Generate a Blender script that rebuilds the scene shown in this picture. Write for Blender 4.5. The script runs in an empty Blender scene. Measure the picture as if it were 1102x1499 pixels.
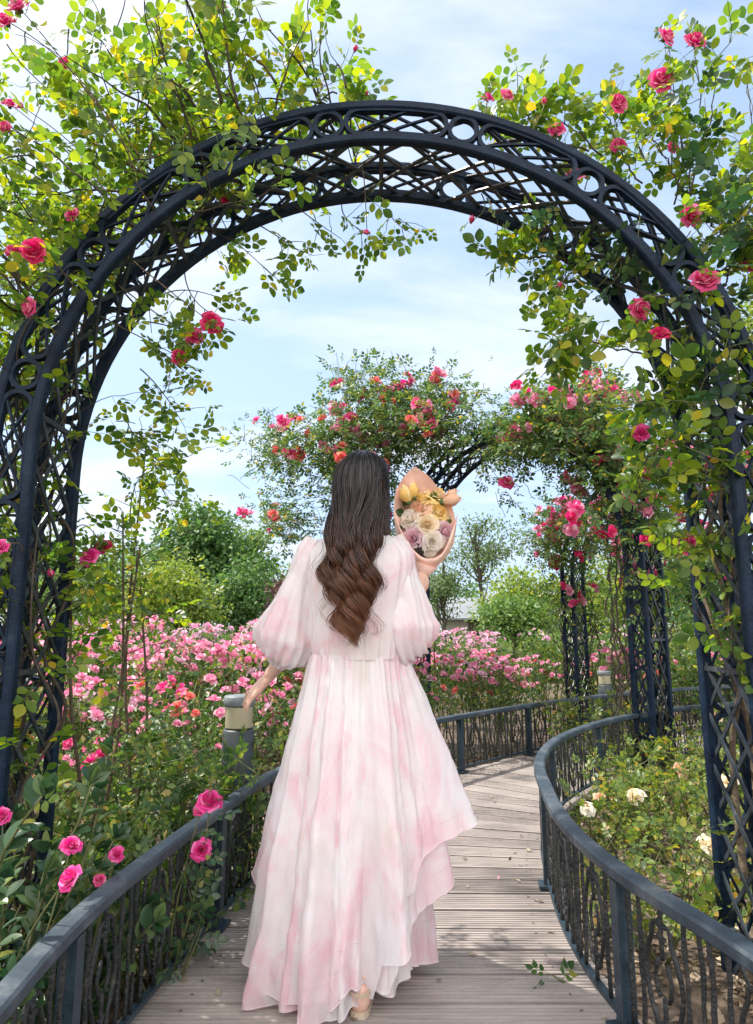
import bpy, math, random
import numpy as np
from mathutils import Vector, noise

R = math.radians
RNG = np.random.default_rng(7)
random.seed(7)
scene = bpy.context.scene
COL = scene.collection

# ------------------------------------------------------------------ camera, sky, sun, exposure
FPX, CAM_H = 980.0, 1.14
PITCH = math.atan(170 / FPX)
SP, CP = math.sin(PITCH), math.cos(PITCH)
cam = bpy.data.cameras.new("camera")
cam_o = bpy.data.objects.new("camera", cam)
COL.objects.link(cam_o)
cam.sensor_fit = 'VERTICAL'
cam.sensor_height = 36
cam.lens = 36 * FPX / 1499
cam.clip_start = 0.05
cam.clip_end = 2000
cam_o.location = (0, 0, CAM_H)
cam_o.rotation_euler = (R(90) + PITCH, 0, 0)
scene.camera = cam_o

SUN_AZ = R(-73)      # measured from +Y (view direction) towards +X
SUN_EL = R(58)
scene.view_settings.view_transform = 'Standard'
scene.view_settings.look = 'None'
scene.view_settings.exposure = 0.9
scene.view_settings.gamma = 1.0
scene.cycles.max_bounces = 8
scene.cycles.transparent_max_bounces = 8
scene.cycles.use_denoising = True

world = bpy.data.worlds.new("World")
scene.world = world
world.use_nodes = True
wn, wl = world.node_tree.nodes, world.node_tree.links
wn.clear()


def N(nodes, t, **kw):
    n = nodes.new(t)
    for k, v in kw.items():
        if k.startswith('in_'):
            n.inputs[k[3:].replace('_', ' ')].default_value = v
        else:
            setattr(n, k, v)
    return n


sky = N(wn, 'ShaderNodeTexSky', sky_type='NISHITA', sun_disc=False, sun_elevation=SUN_EL,
        sun_rotation=SUN_AZ, altitude=50, air_density=1.0, dust_density=1.6, ozone_density=1.0)
bg_sky = N(wn, 'ShaderNodeBackground')
bg_sky.inputs['Strength'].default_value = 0.15
bg_cl = N(wn, 'ShaderNodeBackground')
bg_cl.inputs['Color'].default_value = (0.93, 0.95, 1.0, 1)
bg_cl.inputs['Strength'].default_value = 0.70
tc = N(wn, 'ShaderNodeTexCoord')
sep = N(wn, 'ShaderNodeSeparateXYZ')
wl.new(tc.outputs['Generated'], sep.inputs[0])
zc = N(wn, 'ShaderNodeMath', operation='MAXIMUM')
zc.inputs[1].default_value = 0.0
wl.new(sep.outputs['Z'], zc.inputs[0])
za = N(wn, 'ShaderNodeMath', operation='ADD')
za.inputs[1].default_value = 0.22
wl.new(zc.outputs[0], za.inputs[0])
vd = N(wn, 'ShaderNodeVectorMath', operation='DIVIDE')
cmb = N(wn, 'ShaderNodeCombineXYZ')
for k in range(3):
    wl.new(za.outputs[0], cmb.inputs[k])
wl.new(tc.outputs['Generated'], vd.inputs[0])
wl.new(cmb.outputs[0], vd.inputs[1])
mp = N(wn, 'ShaderNodeMapping')
mp.inputs['Location'].default_value = (3.1, 0.9, 0)
mp.inputs['Rotation'].default_value = (0, 0, R(-35))
mp.inputs['Scale'].default_value = (1.0, 1.9, 1)
wl.new(vd.outputs[0], mp.inputs['Vector'])
nz = N(wn, 'ShaderNodeTexNoise', noise_dimensions='3D')
nz.inputs['Scale'].default_value = 1.15
nz.inputs['Detail'].default_value = 9
nz.inputs['Roughness'].default_value = 0.56
nz.inputs['Distortion'].default_value = 0.35
wl.new(mp.outputs[0], nz.inputs['Vector'])
cr = N(wn, 'ShaderNodeValToRGB')
cr.color_ramp.elements[0].position = 0.43
cr.color_ramp.elements[0].color = (0, 0, 0, 1)
cr.color_ramp.elements[1].position = 0.68
cr.color_ramp.elements[1].color = (0.9, 0.9, 0.9, 1)
wl.new(nz.outputs['Fac'], cr.inputs[0])
# thin high haze everywhere, thicker towards the horizon, and white clouds in front of it
hz = N(wn, 'ShaderNodeMapRange')
hz.inputs['From Min'].default_value = 0.0
hz.inputs['From Max'].default_value = 0.75
hz.inputs['To Min'].default_value = 0.80
hz.inputs['To Max'].default_value = 0.42
wl.new(sep.outputs['Z'], hz.inputs['Value'])
bg_v = N(wn, 'ShaderNodeBackground')
bg_v.inputs['Color'].default_value = (0.555, 0.725, 1.0, 1)
bg_v.inputs['Strength'].default_value = 0.68
mv = N(wn, 'ShaderNodeMixShader')
wl.new(hz.outputs[0], mv.inputs[0])
wl.new(bg_sky.outputs[0], mv.inputs[1])
wl.new(bg_v.outputs[0], mv.inputs[2])
ms = N(wn, 'ShaderNodeMixShader')
wl.new(cr.outputs[0], ms.inputs[0])
wl.new(sky.outputs[0], bg_sky.inputs['Color'])
wl.new(mv.outputs[0], ms.inputs[1])
wl.new(bg_cl.outputs[0], ms.inputs[2])
# unseen bright cloud bank behind the viewer, added as soft fill light
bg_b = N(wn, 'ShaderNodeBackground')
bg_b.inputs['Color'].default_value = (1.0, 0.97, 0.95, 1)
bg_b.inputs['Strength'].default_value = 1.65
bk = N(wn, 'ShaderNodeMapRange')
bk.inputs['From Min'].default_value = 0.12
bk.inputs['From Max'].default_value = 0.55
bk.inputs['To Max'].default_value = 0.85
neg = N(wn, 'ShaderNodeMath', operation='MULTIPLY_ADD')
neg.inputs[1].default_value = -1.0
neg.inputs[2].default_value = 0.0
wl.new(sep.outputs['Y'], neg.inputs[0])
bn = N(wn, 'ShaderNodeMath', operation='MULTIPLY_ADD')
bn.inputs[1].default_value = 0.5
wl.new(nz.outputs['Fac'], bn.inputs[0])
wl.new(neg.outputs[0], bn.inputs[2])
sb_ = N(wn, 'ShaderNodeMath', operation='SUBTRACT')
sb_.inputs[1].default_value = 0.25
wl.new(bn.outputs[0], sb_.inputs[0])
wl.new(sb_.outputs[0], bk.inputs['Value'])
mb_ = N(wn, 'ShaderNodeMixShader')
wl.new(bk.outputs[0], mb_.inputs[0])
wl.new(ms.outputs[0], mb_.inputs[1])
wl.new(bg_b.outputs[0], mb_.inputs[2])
wo = N(wn, 'ShaderNodeOutputWorld')
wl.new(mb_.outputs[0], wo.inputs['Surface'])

sd = Vector((math.sin(SUN_AZ) * math.cos(SUN_EL), math.cos(SUN_AZ) * math.cos(SUN_EL), math.sin(SUN_EL)))
sun = bpy.data.lights.new("sun", 'SUN')
sun.energy = 4.0
sun.angle = R(0.5)
sun.color = (1.0, 0.95, 0.87)
sun_o = bpy.data.objects.new("sun", sun)
COL.objects.link(sun_o)
sun_o.location = sd * 40
sun_o.rotation_euler = sd.to_track_quat('Z', 'Y').to_euler()


# ------------------------------------------------------------------ helpers
def P(u, v, Y):
    """world point seen at photograph coordinate (u, v) at distance Y along the view"""
    x = (u - 551) / FPX
    y = (749.5 - v) / FPX
    t = Y / (CP - y * SP)
    return np.array([x * t, Y, CAM_H + (SP + y * CP) * t])


def unit(a):
    a = np.asarray(a, float)
    return a / (np.linalg.norm(a, axis=-1, keepdims=True) + 1e-12)


class MB:
    """collects polygons and links them as one mesh object"""
    def __init__(self):
        self.v, self.f, self.m, self.s, self.n = [], [], [], [], 0

    def add(self, v, f, mat=0, smooth=True):
        v = np.asarray(v, float).reshape(-1, 3)
        f = np.asarray(f, int)
        self.v.append(v)
        self.f.append(f + self.n)
        self.m.append(mat)
        self.s.append(smooth)
        self.n += len(v)

    def data(self, name, mats):
        me = bpy.data.meshes.new(name)
        V = np.concatenate(self.v)
        loops = np.concatenate([f.ravel() for f in self.f])
        tot = np.concatenate([np.full(len(f), f.shape[1]) for f in self.f])
        mi = np.concatenate([np.full(len(f), m) for f, m in zip(self.f, self.m)])
        sm = np.concatenate([np.full(len(f), s, bool) for f, s in zip(self.f, self.s)])
        st = np.concatenate([[0], np.cumsum(tot)[:-1]])
        me.vertices.add(len(V))
        me.vertices.foreach_set('co', V.astype(np.float32).ravel())
        me.loops.add(len(loops))
        me.loops.foreach_set('vertex_index', loops.astype(np.int32))
        me.polygons.add(len(tot))
        me.polygons.foreach_set('loop_start', st.astype(np.int32))
        me.polygons.foreach_set('material_index', mi.astype(np.int32))
        me.polygons.foreach_set('use_smooth', sm)
        for m in (mats if isinstance(mats, (list, tuple)) else [mats]):
            me.materials.append(m)
        me.update(calc_edges=True)
        me.validate()
        return me

    def build(self, name, mats, parent=None, loc=None):
        o = bpy.data.objects.new(name, self.data(name, mats))
        COL.objects.link(o)
        if parent:
            o.parent = parent
        if loc is not None:
            o.location = loc
        return o


def tag(o, label, cat, group=None):
    o['label'], o['category'] = label, cat
    if group:
        o['group'] = group
    return o


def thing(name, label, cat, loc=(0, 0, 0), rz=0, group=None):
    o = bpy.data.objects.new(name, None)
    o.empty_display_size = 0.1
    COL.objects.link(o)
    o.location = loc
    o.rotation_euler = (0, 0, rz)
    return tag(o, label, cat, group)


def place(name, me, parent, loc, rot=(0, 0, 0), s=1.0):
    o = bpy.data.objects.new(name, me)
    COL.objects.link(o)
    o.parent = parent
    o.location = loc
    o.rotation_euler = rot
    o.scale = (s, s, s) if np.isscalar(s) else s
    return o


def copy_tree(root, loc, rz, s):
    r = root.copy()
    COL.objects.link(r)
    r.location, r.rotation_euler, r.scale = loc, (0, 0, rz), (s, s, s)
    for ch in root.children:
        c = ch.copy()
        COL.objects.link(c)
        c.parent = r
    return r


def smooth_path(pts, n=60):
    """Catmull-Rom through pts, resampled evenly to n points"""
    p = np.asarray(pts, float)
    p = np.vstack([2 * p[0] - p[1], p, 2 * p[-1] - p[-2]])
    out = []
    for i in range(1, len(p) - 2):
        for t in np.linspace(0, 1, 16, endpoint=False):
            a, b, c, d = p[i - 1], p[i], p[i + 1], p[i + 2]
            out.append(.5 * (2 * b + (c - a) * t + (2 * a - 5 * b + 4 * c - d) * t * t + (3 * b - a - 3 * c + d) * t ** 3))
    out.append(p[-2])
    out = np.array(out)
    L = np.concatenate([[0], np.cumsum(np.linalg.norm(np.diff(out, axis=0), axis=1))])
    q = np.linspace(0, L[-1], n)
    return np.stack([np.interp(q, L, out[:, k]) for k in range(out.shape[1])], 1)


def tangents(p, closed=False):
    if closed:
        return unit(np.roll(p, -1, 0) - np.roll(p, 1, 0))
    return unit(np.gradient(p, axis=0)) if len(p) > 2 else unit(np.repeat((p[1:] - p[:1]), 2, 0))


def tube(mb, pts, r, sides=6, mat=0, cap=True):
    p = np.asarray(pts, float)
    n = len(p)
    r = np.broadcast_to(np.asarray(r, float), (n,))
    T = tangents(p)
    a = np.array([0, 0, 1.0]) if abs(T[0][2]) < .9 else np.array([1.0, 0, 0])
    Nn = np.zeros((n, 3))
    x = unit(a - a.dot(T[0]) * T[0])
    for i in range(n):
        x = unit(x - x.dot(T[i]) * T[i])
        Nn[i] = x
    B = np.cross(T, Nn)
    th = np.linspace(0, 2 * np.pi, sides, endpoint=False)
    V = p[:, None] + r[:, None, None] * (np.cos(th)[None, :, None] * Nn[:, None] + np.sin(th)[None, :, None] * B[:, None])
    grid_faces(mb, V, wrap=True, mat=mat, cap=cap)


def grid_faces(mb, V, wrap=False, mat=0, cap=False, smooth=True):
    n, k = V.shape[:2]
    i = np.arange(n - 1)[:, None]
    j = np.arange(k if wrap else k - 1)[None, :]
    j2 = (j + 1) % k
    f = np.stack([i * k + j, i * k + j2, (i + 1) * k + j2, (i + 1) * k + j], -1).reshape(-1, 4)
    base = mb.n
    mb.add(V.reshape(-1, 3), f, mat, smooth)
    if cap and wrap:
        mb.f.append((base + np.arange(k))[::-1][None]); mb.m.append(mat); mb.s.append(False)
        mb.f.append((base + (n - 1) * k + np.arange(k))[None]); mb.m.append(mat); mb.s.append(False)


def sweep(mb, pts, w, h, up=(0, 0, 1), closed=False, mat=0, bev=0.0):
    """rectangular bar along pts: h along up, w across"""
    p = np.asarray(pts, float)
    T = tangents(p, closed)
    up = np.broadcast_to(np.asarray(up, float), p.shape)
    U = unit(up - np.sum(up * T, 1, keepdims=True) * T)
    B = np.cross(T, U)
    w2, h2 = w / 2, h / 2
    if bev:
        prof = [(-w2 + bev, -h2), (w2 - bev, -h2), (w2, -h2 + bev), (w2, h2 - bev), (w2 - bev, h2), (-w2 + bev, h2), (-w2, h2 - bev), (-w2, -h2 + bev)]
    else:
        prof = [(-w2, -h2), (w2, -h2), (w2, h2), (-w2, h2)]
    V = np.stack([p + a * B + b * U for a, b in prof], 1)
    if closed:
        V = np.concatenate([V, V[:1]])
    grid_faces(mb, V, wrap=True, mat=mat, cap=not closed, smooth=False)


def box(mb, c, s, mat=0, rz=0.0):
    x, y, z = np.array(s) / 2
    v = np.array([[a * x, b * y, d * z] for d in (-1, 1) for a, b in ((-1, -1), (1, -1), (1, 1), (-1, 1))])
    ca, sa = math.cos(rz), math.sin(rz)
    v = v @ np.array([[ca, sa, 0], [-sa, ca, 0], [0, 0, 1]]) + np.array(c)
    mb.add(v, [[3, 2, 1, 0], [4, 5, 6, 7], [0, 1, 5, 4], [1, 2, 6, 5], [2, 3, 7, 6], [3, 0, 4, 7]], mat, False)


def ball(mb, c, r, seg=16, ring=10, mat=0, rot=None, fn=None):
    r = np.broadcast_to(np.asarray(r, float), (3,))
    th = np.linspace(0, 2 * np.pi, seg, endpoint=False)
    ph = np.linspace(0.02, np.pi - .02, ring)
    V = np.stack([np.sin(ph)[:, None] * np.cos(th), np.sin(ph)[:, None] * np.sin(th), np.cos(ph)[:, None] * np.ones_like(th)], -1)
    if fn is not None:
        V = fn(V)
    V = V * r
    if rot is not None:
        V = V @ np.asarray(rot).T
    grid_faces(mb, V + np.asarray(c, float), wrap=True, mat=mat, cap=True)


# leaf templates ------------------------------------------------------------
LEAF8 = (np.array([[0, 0, 0], [0, .38, -.05], [0, .74, -.04], [0, 1.0, -.12], [-.30, .27, .05], [-.31, .62, .06], [.30, .27, .05], [.31, .62, .06]]),
         np.array([[0, 1, 4], [1, 2, 5], [1, 5, 4], [2, 3, 5], [0, 6, 1], [1, 7, 2], [1, 6, 7], [2, 7, 3]]))
LEAF6 = (np.array([[0, 0, 0], [0, .5, -.05], [0, 1., -.1], [-.3, .45, .06], [.3, .45, .06]]),
         np.array([[0, 1, 3], [1, 2, 3], [0, 4, 1], [1, 4, 2]]))
LONG8 = (LEAF8[0] * np.array([.78, 1, 1]), LEAF8[1])


def leaf12():
    y = [0, .2, .42, .64, .84, 1.0]
    w = [0, .24, .35, .32, .19, 0]
    v, f = [[0, t, -.10 * t * t] for t in y], []
    for s in (-1, 1):
        b = len(v)
        v += [[s * w[i], y[i] + .03, -.10 * y[i] ** 2 + .24 * w[i]] for i in range(1, 5)]
        for i in range(5):
            m0, m1 = i, i + 1
            q = ([m0, m1, b] if i == 0 else [m0, m1, b + i - 1] if i == 4 else None)
            if q is None:
                f += [[m0, m1, b + i], [m0, b + i, b + i - 1]] if s < 0 else [[m1, m0, b + i], [b + i, m0, b + i - 1]]
            else:
                f.append(q if s < 0 else [q[1], q[0], q[2]])
    return np.array(v, float), np.array(f)


LEAF12 = leaf12()


def compound(base, n=5, spread=1.0, size=.46):
    """a rose leaf: leaflets in pairs on a stalk"""
    V, F = [], []
    k = 0
    spots = [(0, 1.0 - size * .55, 0, 1.0)]
    rows = (n - 1) // 2
    for i in range(rows):
        y = .62 - i * .30
        for s in (-1, 1):
            spots.append((s * .02, y, s * R(62) * spread, .92 - .16 * i))
    for x, y, a, sc in spots:
        v = base[0].copy() * size * sc
        ca, sa = math.cos(-a), math.sin(-a)
        v = np.stack([v[:, 0] * ca - v[:, 1] * sa + x, v[:, 0] * sa + v[:, 1] * ca + y, v[:, 2] - .10 * abs(a) * v[:, 1] - .12 * y * y], 1)
        V.append(v); F.append(base[1] + k); k += len(v)
    s = np.array([[-.012, 0, 0], [.012, 0, 0], [.008, .8, -.09], [-.008, .8, -.09]])
    V.append(s); F.append(np.array([[0, 1, 2], [0, 2, 3]]) + k)
    return np.concatenate(V), np.concatenate(F)


COMP_HI = compound(LEAF12, 5)
COMP_MID = compound(LEAF8, 5)
COMP_LO = compound(LEAF6, 5)


class Leaves:
    def __init__(self):
        self.p, self.d, self.u, self.s = [], [], [], []

    def add(self, p, d, u, s):
        self.p.append(p); self.d.append(d); self.u.append(u); self.s.append(s)

    def emit(self, mb, tpl, mat=0):
        if self.p:
            scatter(mb, np.array(self.p), np.array(self.d), np.array(self.u), np.array(self.s), tpl, mat)


def scatter(mb, p, d, u, s, tpl, mat=0):
    y = unit(d)
    x = unit(np.cross(y, u))
    z = np.cross(x, y)
    t, f = tpl
    s = np.asarray(s)[:, None, None]
    V = p[:, None] + s * (t[None, :, :1] * x[:, None] + t[None, :, 1:2] * y[:, None] + t[None, :, 2:] * z[:, None])
    n, k = len(p), len(t)
    F = (np.arange(n)[:, None, None] * k + f[None]).reshape(-1, f.shape[1])
    mb.add(V.reshape(-1, 3), F, mat, True)


def rnd_dir(n, rng=RNG):
    return unit(rng.normal(size=(n, 3)))


# ------------------------------------------------------------------ materials
def material(name):
    m = bpy.data.materials.new(name)
    m.use_nodes = True
    nt = m.node_tree
    return m, nt.nodes, nt.links, nt.nodes['Principled BSDF'], nt.nodes['Material Output']


def ramp(nodes, stops, interp='LINEAR'):
    r = nodes.new('ShaderNodeValToRGB')
    e = r.color_ramp.elements
    r.color_ramp.interpolation = interp
    while len(e) < len(stops):
        e.new(.5)
    for q, (pos, c) in zip(e, stops):
        q.position = pos
        q.color = (*c, 1)
    return r


def leaf_mat(name, stops, trans=.42, rough=.42, tboost=1.7, spec=.5):
    m, n, l, b, out = material(name)
    g = n.new('ShaderNodeNewGeometry')
    rp = ramp(n, stops)
    l.new(g.outputs['Random Per Island'], rp.inputs[0])
    l.new(rp.outputs[0], b.inputs['Base Color'])
    b.inputs['Roughness'].default_value = rough
    b.inputs['Specular IOR Level'].default_value = spec
    t = n.new('ShaderNodeBsdfTranslucent')
    hs = n.new('ShaderNodeHueSaturation')
    hs.inputs['Hue'].default_value = .488
    hs.inputs['Saturation'].default_value = 1.1
    hs.inputs['Value'].default_value = tboost
    l.new(rp.outputs[0], hs.inputs['Color'])
    l.new(hs.outputs[0], t.inputs['Color'])
    mxs = n.new('ShaderNodeMixShader')
    mxs.inputs[0].default_value = trans
    l.new(b.outputs[0], mxs.inputs[1]); l.new(t.outputs[0], mxs.inputs[2])
    l.new(mxs.outputs[0], out.inputs['Surface'])
    return m


def petal_mat(name, stops, trans=.35, rough=.55):
    return leaf_mat(name, stops, trans, rough, 1.25, .25)


def noise_mat(name, stops, scale=8, rough=.7, bump=0.0, bscale=40, detail=6, metallic=0, coords='Object', spec=.5, stretch=None):
    m, n, l, b, out = material(name)
    t = n.new('ShaderNodeTexCoord')
    src = t.outputs[coords]
    if stretch:
        mpn = n.new('ShaderNodeMapping')
        mpn.inputs['Scale'].default_value = stretch
        l.new(src, mpn.inputs[0]); src = mpn.outputs[0]
    nz_ = n.new('ShaderNodeTexNoise')
    nz_.inputs['Scale'].default_value = scale
    nz_.inputs['Detail'].default_value = detail
    nz_.inputs['Roughness'].default_value = .6
    l.new(src, nz_.inputs['Vector'])
    rp = ramp(n, stops)
    l.new(nz_.outputs['Fac'], rp.inputs[0])
    l.new(rp.outputs[0], b.inputs['Base Color'])
    b.inputs['Roughness'].default_value = rough
    b.inputs['Metallic'].default_value = metallic
    b.inputs['Specular IOR Level'].default_value = spec
    if bump:
        n2 = n.new('ShaderNodeTexNoise')
        n2.inputs['Scale'].default_value = bscale
        n2.inputs['Detail'].default_value = 5
        l.new(src, n2.inputs['Vector'])
        bp = n.new('ShaderNodeBump')
        bp.inputs['Strength'].default_value = bump
        bp.inputs['Distance'].default_value = .02
        l.new(n2.outputs['Fac'], bp.inputs['Height'])
        l.new(bp.outputs[0], b.inputs['Normal'])
    return m


M = {}
M['iron'] = noise_mat('arch_iron_paint', [(.3, (.003, .008, .019)), (.62, (.007, .019, .040)), (.76, (.020, .036, .055)), (.9, (.075, .07, .06))], 14, .46, .2, 60, spec=.16)
M['iron_sunlit'] = noise_mat('arch_lattice_sunlit_paint', [(.3, (.010, .015, .022)), (.6, (.035, .045, .056)), (.8, (.11, .115, .12))], 14, .34, .15, 60)  # arch iron in a lighter tone, sunlight on the lattice put into the colour
M['rail'] = noise_mat('railing_iron_paint', [(.3, (.010, .022, .034)), (.6, (.025, .045, .062)), (.78, (.10, .12, .13))], 11, .42, .2, 70)
M['rail_worn'] = noise_mat('rail_top_worn_paint', [(.28, (.014, .025, .036)), (.5, (.034, .050, .066)), (.66, (.085, .10, .112)), (.8, (.18, .14, .11))], 7, .5, .15, 60)
M['scroll'] = noise_mat('wrought_iron_scrolls', [(.3, (.007, .009, .010)), (.58, (.018, .020, .021)), (.78, (.075, .062, .048))], 25, .55, .5, 90)
M['bark'] = noise_mat('cane_bark', [(.3, (.05, .035, .022)), (.6, (.13, .095, .055)), (.8, (.22, .18, .12))], 30, .8, .3, 60)
M['cane_dark'] = noise_mat('old_cane_bark', [(.3, (.022, .017, .012)), (.7, (.075, .055, .035))], 30, .8)
M['cane_green'] = noise_mat('green_cane', [(.3, (.06, .085, .025)), (.7, (.14, .13, .05))], 20, .6)
M['trunk'] = noise_mat('tree_bark', [(.3, (.03, .025, .02)), (.7, (.10, .08, .06))], 4, .9)
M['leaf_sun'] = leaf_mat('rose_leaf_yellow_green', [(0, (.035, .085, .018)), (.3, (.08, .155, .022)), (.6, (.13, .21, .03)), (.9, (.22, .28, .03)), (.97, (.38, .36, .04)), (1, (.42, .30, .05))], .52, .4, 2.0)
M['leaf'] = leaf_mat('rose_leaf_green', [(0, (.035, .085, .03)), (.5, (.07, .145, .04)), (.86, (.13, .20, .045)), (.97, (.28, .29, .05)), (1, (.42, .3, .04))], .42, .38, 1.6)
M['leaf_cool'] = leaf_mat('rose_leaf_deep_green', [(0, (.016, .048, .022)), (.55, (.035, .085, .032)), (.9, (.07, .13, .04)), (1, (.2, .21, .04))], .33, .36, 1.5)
M['leaf_gloss'] = leaf_mat('glossy_shrub_leaf', [(0, (.018, .055, .025)), (.6, (.045, .095, .038)), (.92, (.10, .16, .05)), (1, (.26, .26, .05))], .25, .3, 1.5)
M['leaf_bush'] = leaf_mat('rose_bush_leaf', [(0, (.03, .075, .018)), (.5, (.07, .14, .028)), (.85, (.14, .21, .04)), (.95, (.26, .28, .05)), (1, (.36, .27, .08))], .42, .42, 1.6)
M['leaf_bed'] = leaf_mat('young_rose_leaf', [(0, (.05, .10, .025)), (.45, (.12, .19, .035)), (.8, (.22, .27, .045)), (.93, (.4, .34, .05)), (1, (.36, .2, .06))], .42, .42, 1.5)
M['litter'] = leaf_mat('dry_leaf_litter', [(0, (.09, .06, .035)), (.4, (.22, .15, .09)), (.75, (.36, .27, .18)), (1, (.45, .38, .28))], .15, .7, 1.2)
M['tree_a'] = leaf_mat('tree_leaf_dark', [(0, (.04, .10, .03)), (.6, (.08, .17, .045)), (1, (.14, .23, .06))], .42, .5, 1.5)
M['tree_b'] = leaf_mat('tree_leaf_mid', [(0, (.06, .13, .03)), (.6, (.12, .22, .05)), (1, (.2, .29, .07))], .42, .5, 1.5)
M['tree_c'] = leaf_mat('tree_leaf_yellow', [(0, (.09, .16, .025)), (.6, (.19, .27, .045)), (1, (.32, .36, .06))], .45, .5, 1.5)
M['tree_p'] = leaf_mat('purple_leaf', [(0, (.04, .012, .018)), (.6, (.09, .025, .035)), (1, (.14, .05, .05))], .35, .5, 1.3)
M['tree_s'] = leaf_mat('tree_leaf_greyish', [(0, (.07, .12, .05)), (.6, (.13, .2, .075)), (1, (.2, .27, .1))], .42, .5, 1.4)
M['pink'] = petal_mat('rose_petal_deep_pink', [(0, (.64, .05, .19)), (.5, (.76, .12, .29)), (.85, (.83, .28, .42)), (1, (.87, .48, .57))], .36)
M['red'] = petal_mat('rose_petal_crimson', [(0, (.58, .02, .10)), (.6, (.74, .06, .19)), (1, (.80, .2, .32))], .36)
M['magenta'] = petal_mat('rose_petal_magenta', [(0, (.66, .04, .22)), (.5, (.76, .08, .33)), (1, (.84, .26, .48))], .3)
M['bedpink'] = petal_mat('rose_petal_soft_pink', [(0, (.66, .18, .31)), (.5, (.78, .33, .45)), (.85, (.85, .48, .57)), (1, (.88, .63, .68))], .38)
M['lilac'] = petal_mat('rose_petal_lilac', [(0, (.62, .34, .46)), (.6, (.74, .50, .60)), (1, (.82, .66, .72))], .35)
M['coral'] = petal_mat('rose_petal_coral', [(0, (.70, .13, .13)), (.6, (.78, .26, .2)), (1, (.85, .45, .3))], .35)
M['cream'] = petal_mat('rose_petal_cream', [(0, (.86, .74, .52)), (.6, (.91, .82, .64)), (1, (.93, .87, .75))], .4)
M['peach'] = petal_mat('rose_petal_peach', [(0, (.82, .52, .34)), (.6, (.86, .64, .46)), (1, (.88, .72, .58))], .35)
M['white'] = petal_mat('rose_petal_white', [(0, (.88, .84, .74)), (.6, (.92, .89, .83)), (1, (.94, .92, .89))], .4)
M['yellow'] = petal_mat('petal_yellow', [(0, (.88, .68, .24)), (.6, (.91, .79, .42)), (1, (.92, .85, .6))], .4)
M['mauve'] = petal_mat('petal_mauve', [(0, (.80, .56, .62)), (.6, (.86, .68, .73)), (1, (.89, .78, .81))], .35)
M['sepal'] = noise_mat('sepal_green', [(.3, (.05, .10, .02)), (.7, (.1, .16, .04))], 20, .6)
M['skin'] = noise_mat('skin', [(.3, (.62, .38, .29)), (.7, (.70, .45, .36))], 9, .5, .04, 200)
M['skin'].node_tree.nodes['Principled BSDF'].inputs['Subsurface Weight'].default_value = .25
M['skin'].node_tree.nodes['Principled BSDF'].inputs['Subsurface Radius'].default_value = (.02, .008, .005)
M['stone'] = noise_mat('weathered_stone', [(.3, (.16, .13, .10)), (.7, (.34, .29, .24))], 12, .85, .5, 30)
M['lamp_grey'] = noise_mat('lamp_grey_paint', [(.3, (.028, .04, .042)), (.7, (.05, .065, .068))], 9, .5)
M['lamp_cap'] = noise_mat('lamp_cap_grey', [(.3, (.13, .15, .16)), (.7, (.2, .22, .23))], 9, .45)
M['lamp_lens'] = noise_mat('lamp_ribbed_lens', [(.3, (.34, .31, .20)), (.7, (.44, .40, .27))], 5, .3)
M['roof'] = noise_mat('grey_roof', [(.3, (.17, .185, .20)), (.7, (.25, .265, .28))], .7, .7)
M['wall'] = noise_mat('pale_wall', [(.3, (.22, .2, .18)), (.7, (.34, .31, .28))], .5, .8)


def deck_mat():
    m, n, l, b, out = material('weathered_deck_boards')
    t = n.new('ShaderNodeTexCoord')
    g = n.new('ShaderNodeNewGeometry')
    mp_ = n.new('ShaderNodeMapping')
    mp_.inputs['Scale'].default_value = (1.2, 22, 8)
    l.new(t.outputs['Object'], mp_.inputs[0])
    a = n.new('ShaderNodeTexNoise'); a.inputs['Scale'].default_value = 3; a.inputs['Detail'].default_value = 8
    l.new(mp_.outputs[0], a.inputs['Vector'])
    c = n.new('ShaderNodeTexNoise'); c.inputs['Scale'].default_value = 2.4; c.inputs['Detail'].default_value = 6
    l.new(t.outputs['Object'], c.inputs['Vector'])
    ad = n.new('ShaderNodeMath'); ad.operation = 'ADD'
    l.new(a.outputs['Fac'], ad.inputs[0]); l.new(c.outputs['Fac'], ad.inputs[1])
    ad2 = n.new('ShaderNodeMath'); ad2.operation = 'MULTIPLY_ADD'
    ad2.inputs[1].default_value = .35
    l.new(g.outputs['Random Per Island'], ad2.inputs[0]); l.new(ad.outputs[0], ad2.inputs[2])
    rp = ramp(n, [(.52, (.10, .088, .08)), (.60, (.18, .155, .142)), (.70, (.265, .228, .208)), (.88, (.37, .32, .29))])
    dv = n.new('ShaderNodeMath'); dv.operation = 'MULTIPLY'; dv.inputs[1].default_value = .60
    l.new(ad2.outputs[0], dv.inputs[0])
    l.new(dv.outputs[0], rp.inputs[0])
    l.new(rp.outputs[0], b.inputs['Base Color'])
    b.inputs['Roughness'].default_value = .75
    bp = n.new('ShaderNodeBump'); bp.inputs['Strength'].default_value = .35; bp.inputs['Distance'].default_value = .006
    l.new(a.outputs['Fac'], bp.inputs['Height']); l.new(bp.outputs[0], b.inputs['Normal'])
    return m


M['deck'] = deck_mat()
M['screw'] = noise_mat('rusty_screw_heads', [(.3, (.02, .016, .014)), (.7, (.07, .045, .03))], 30, .5)


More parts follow.
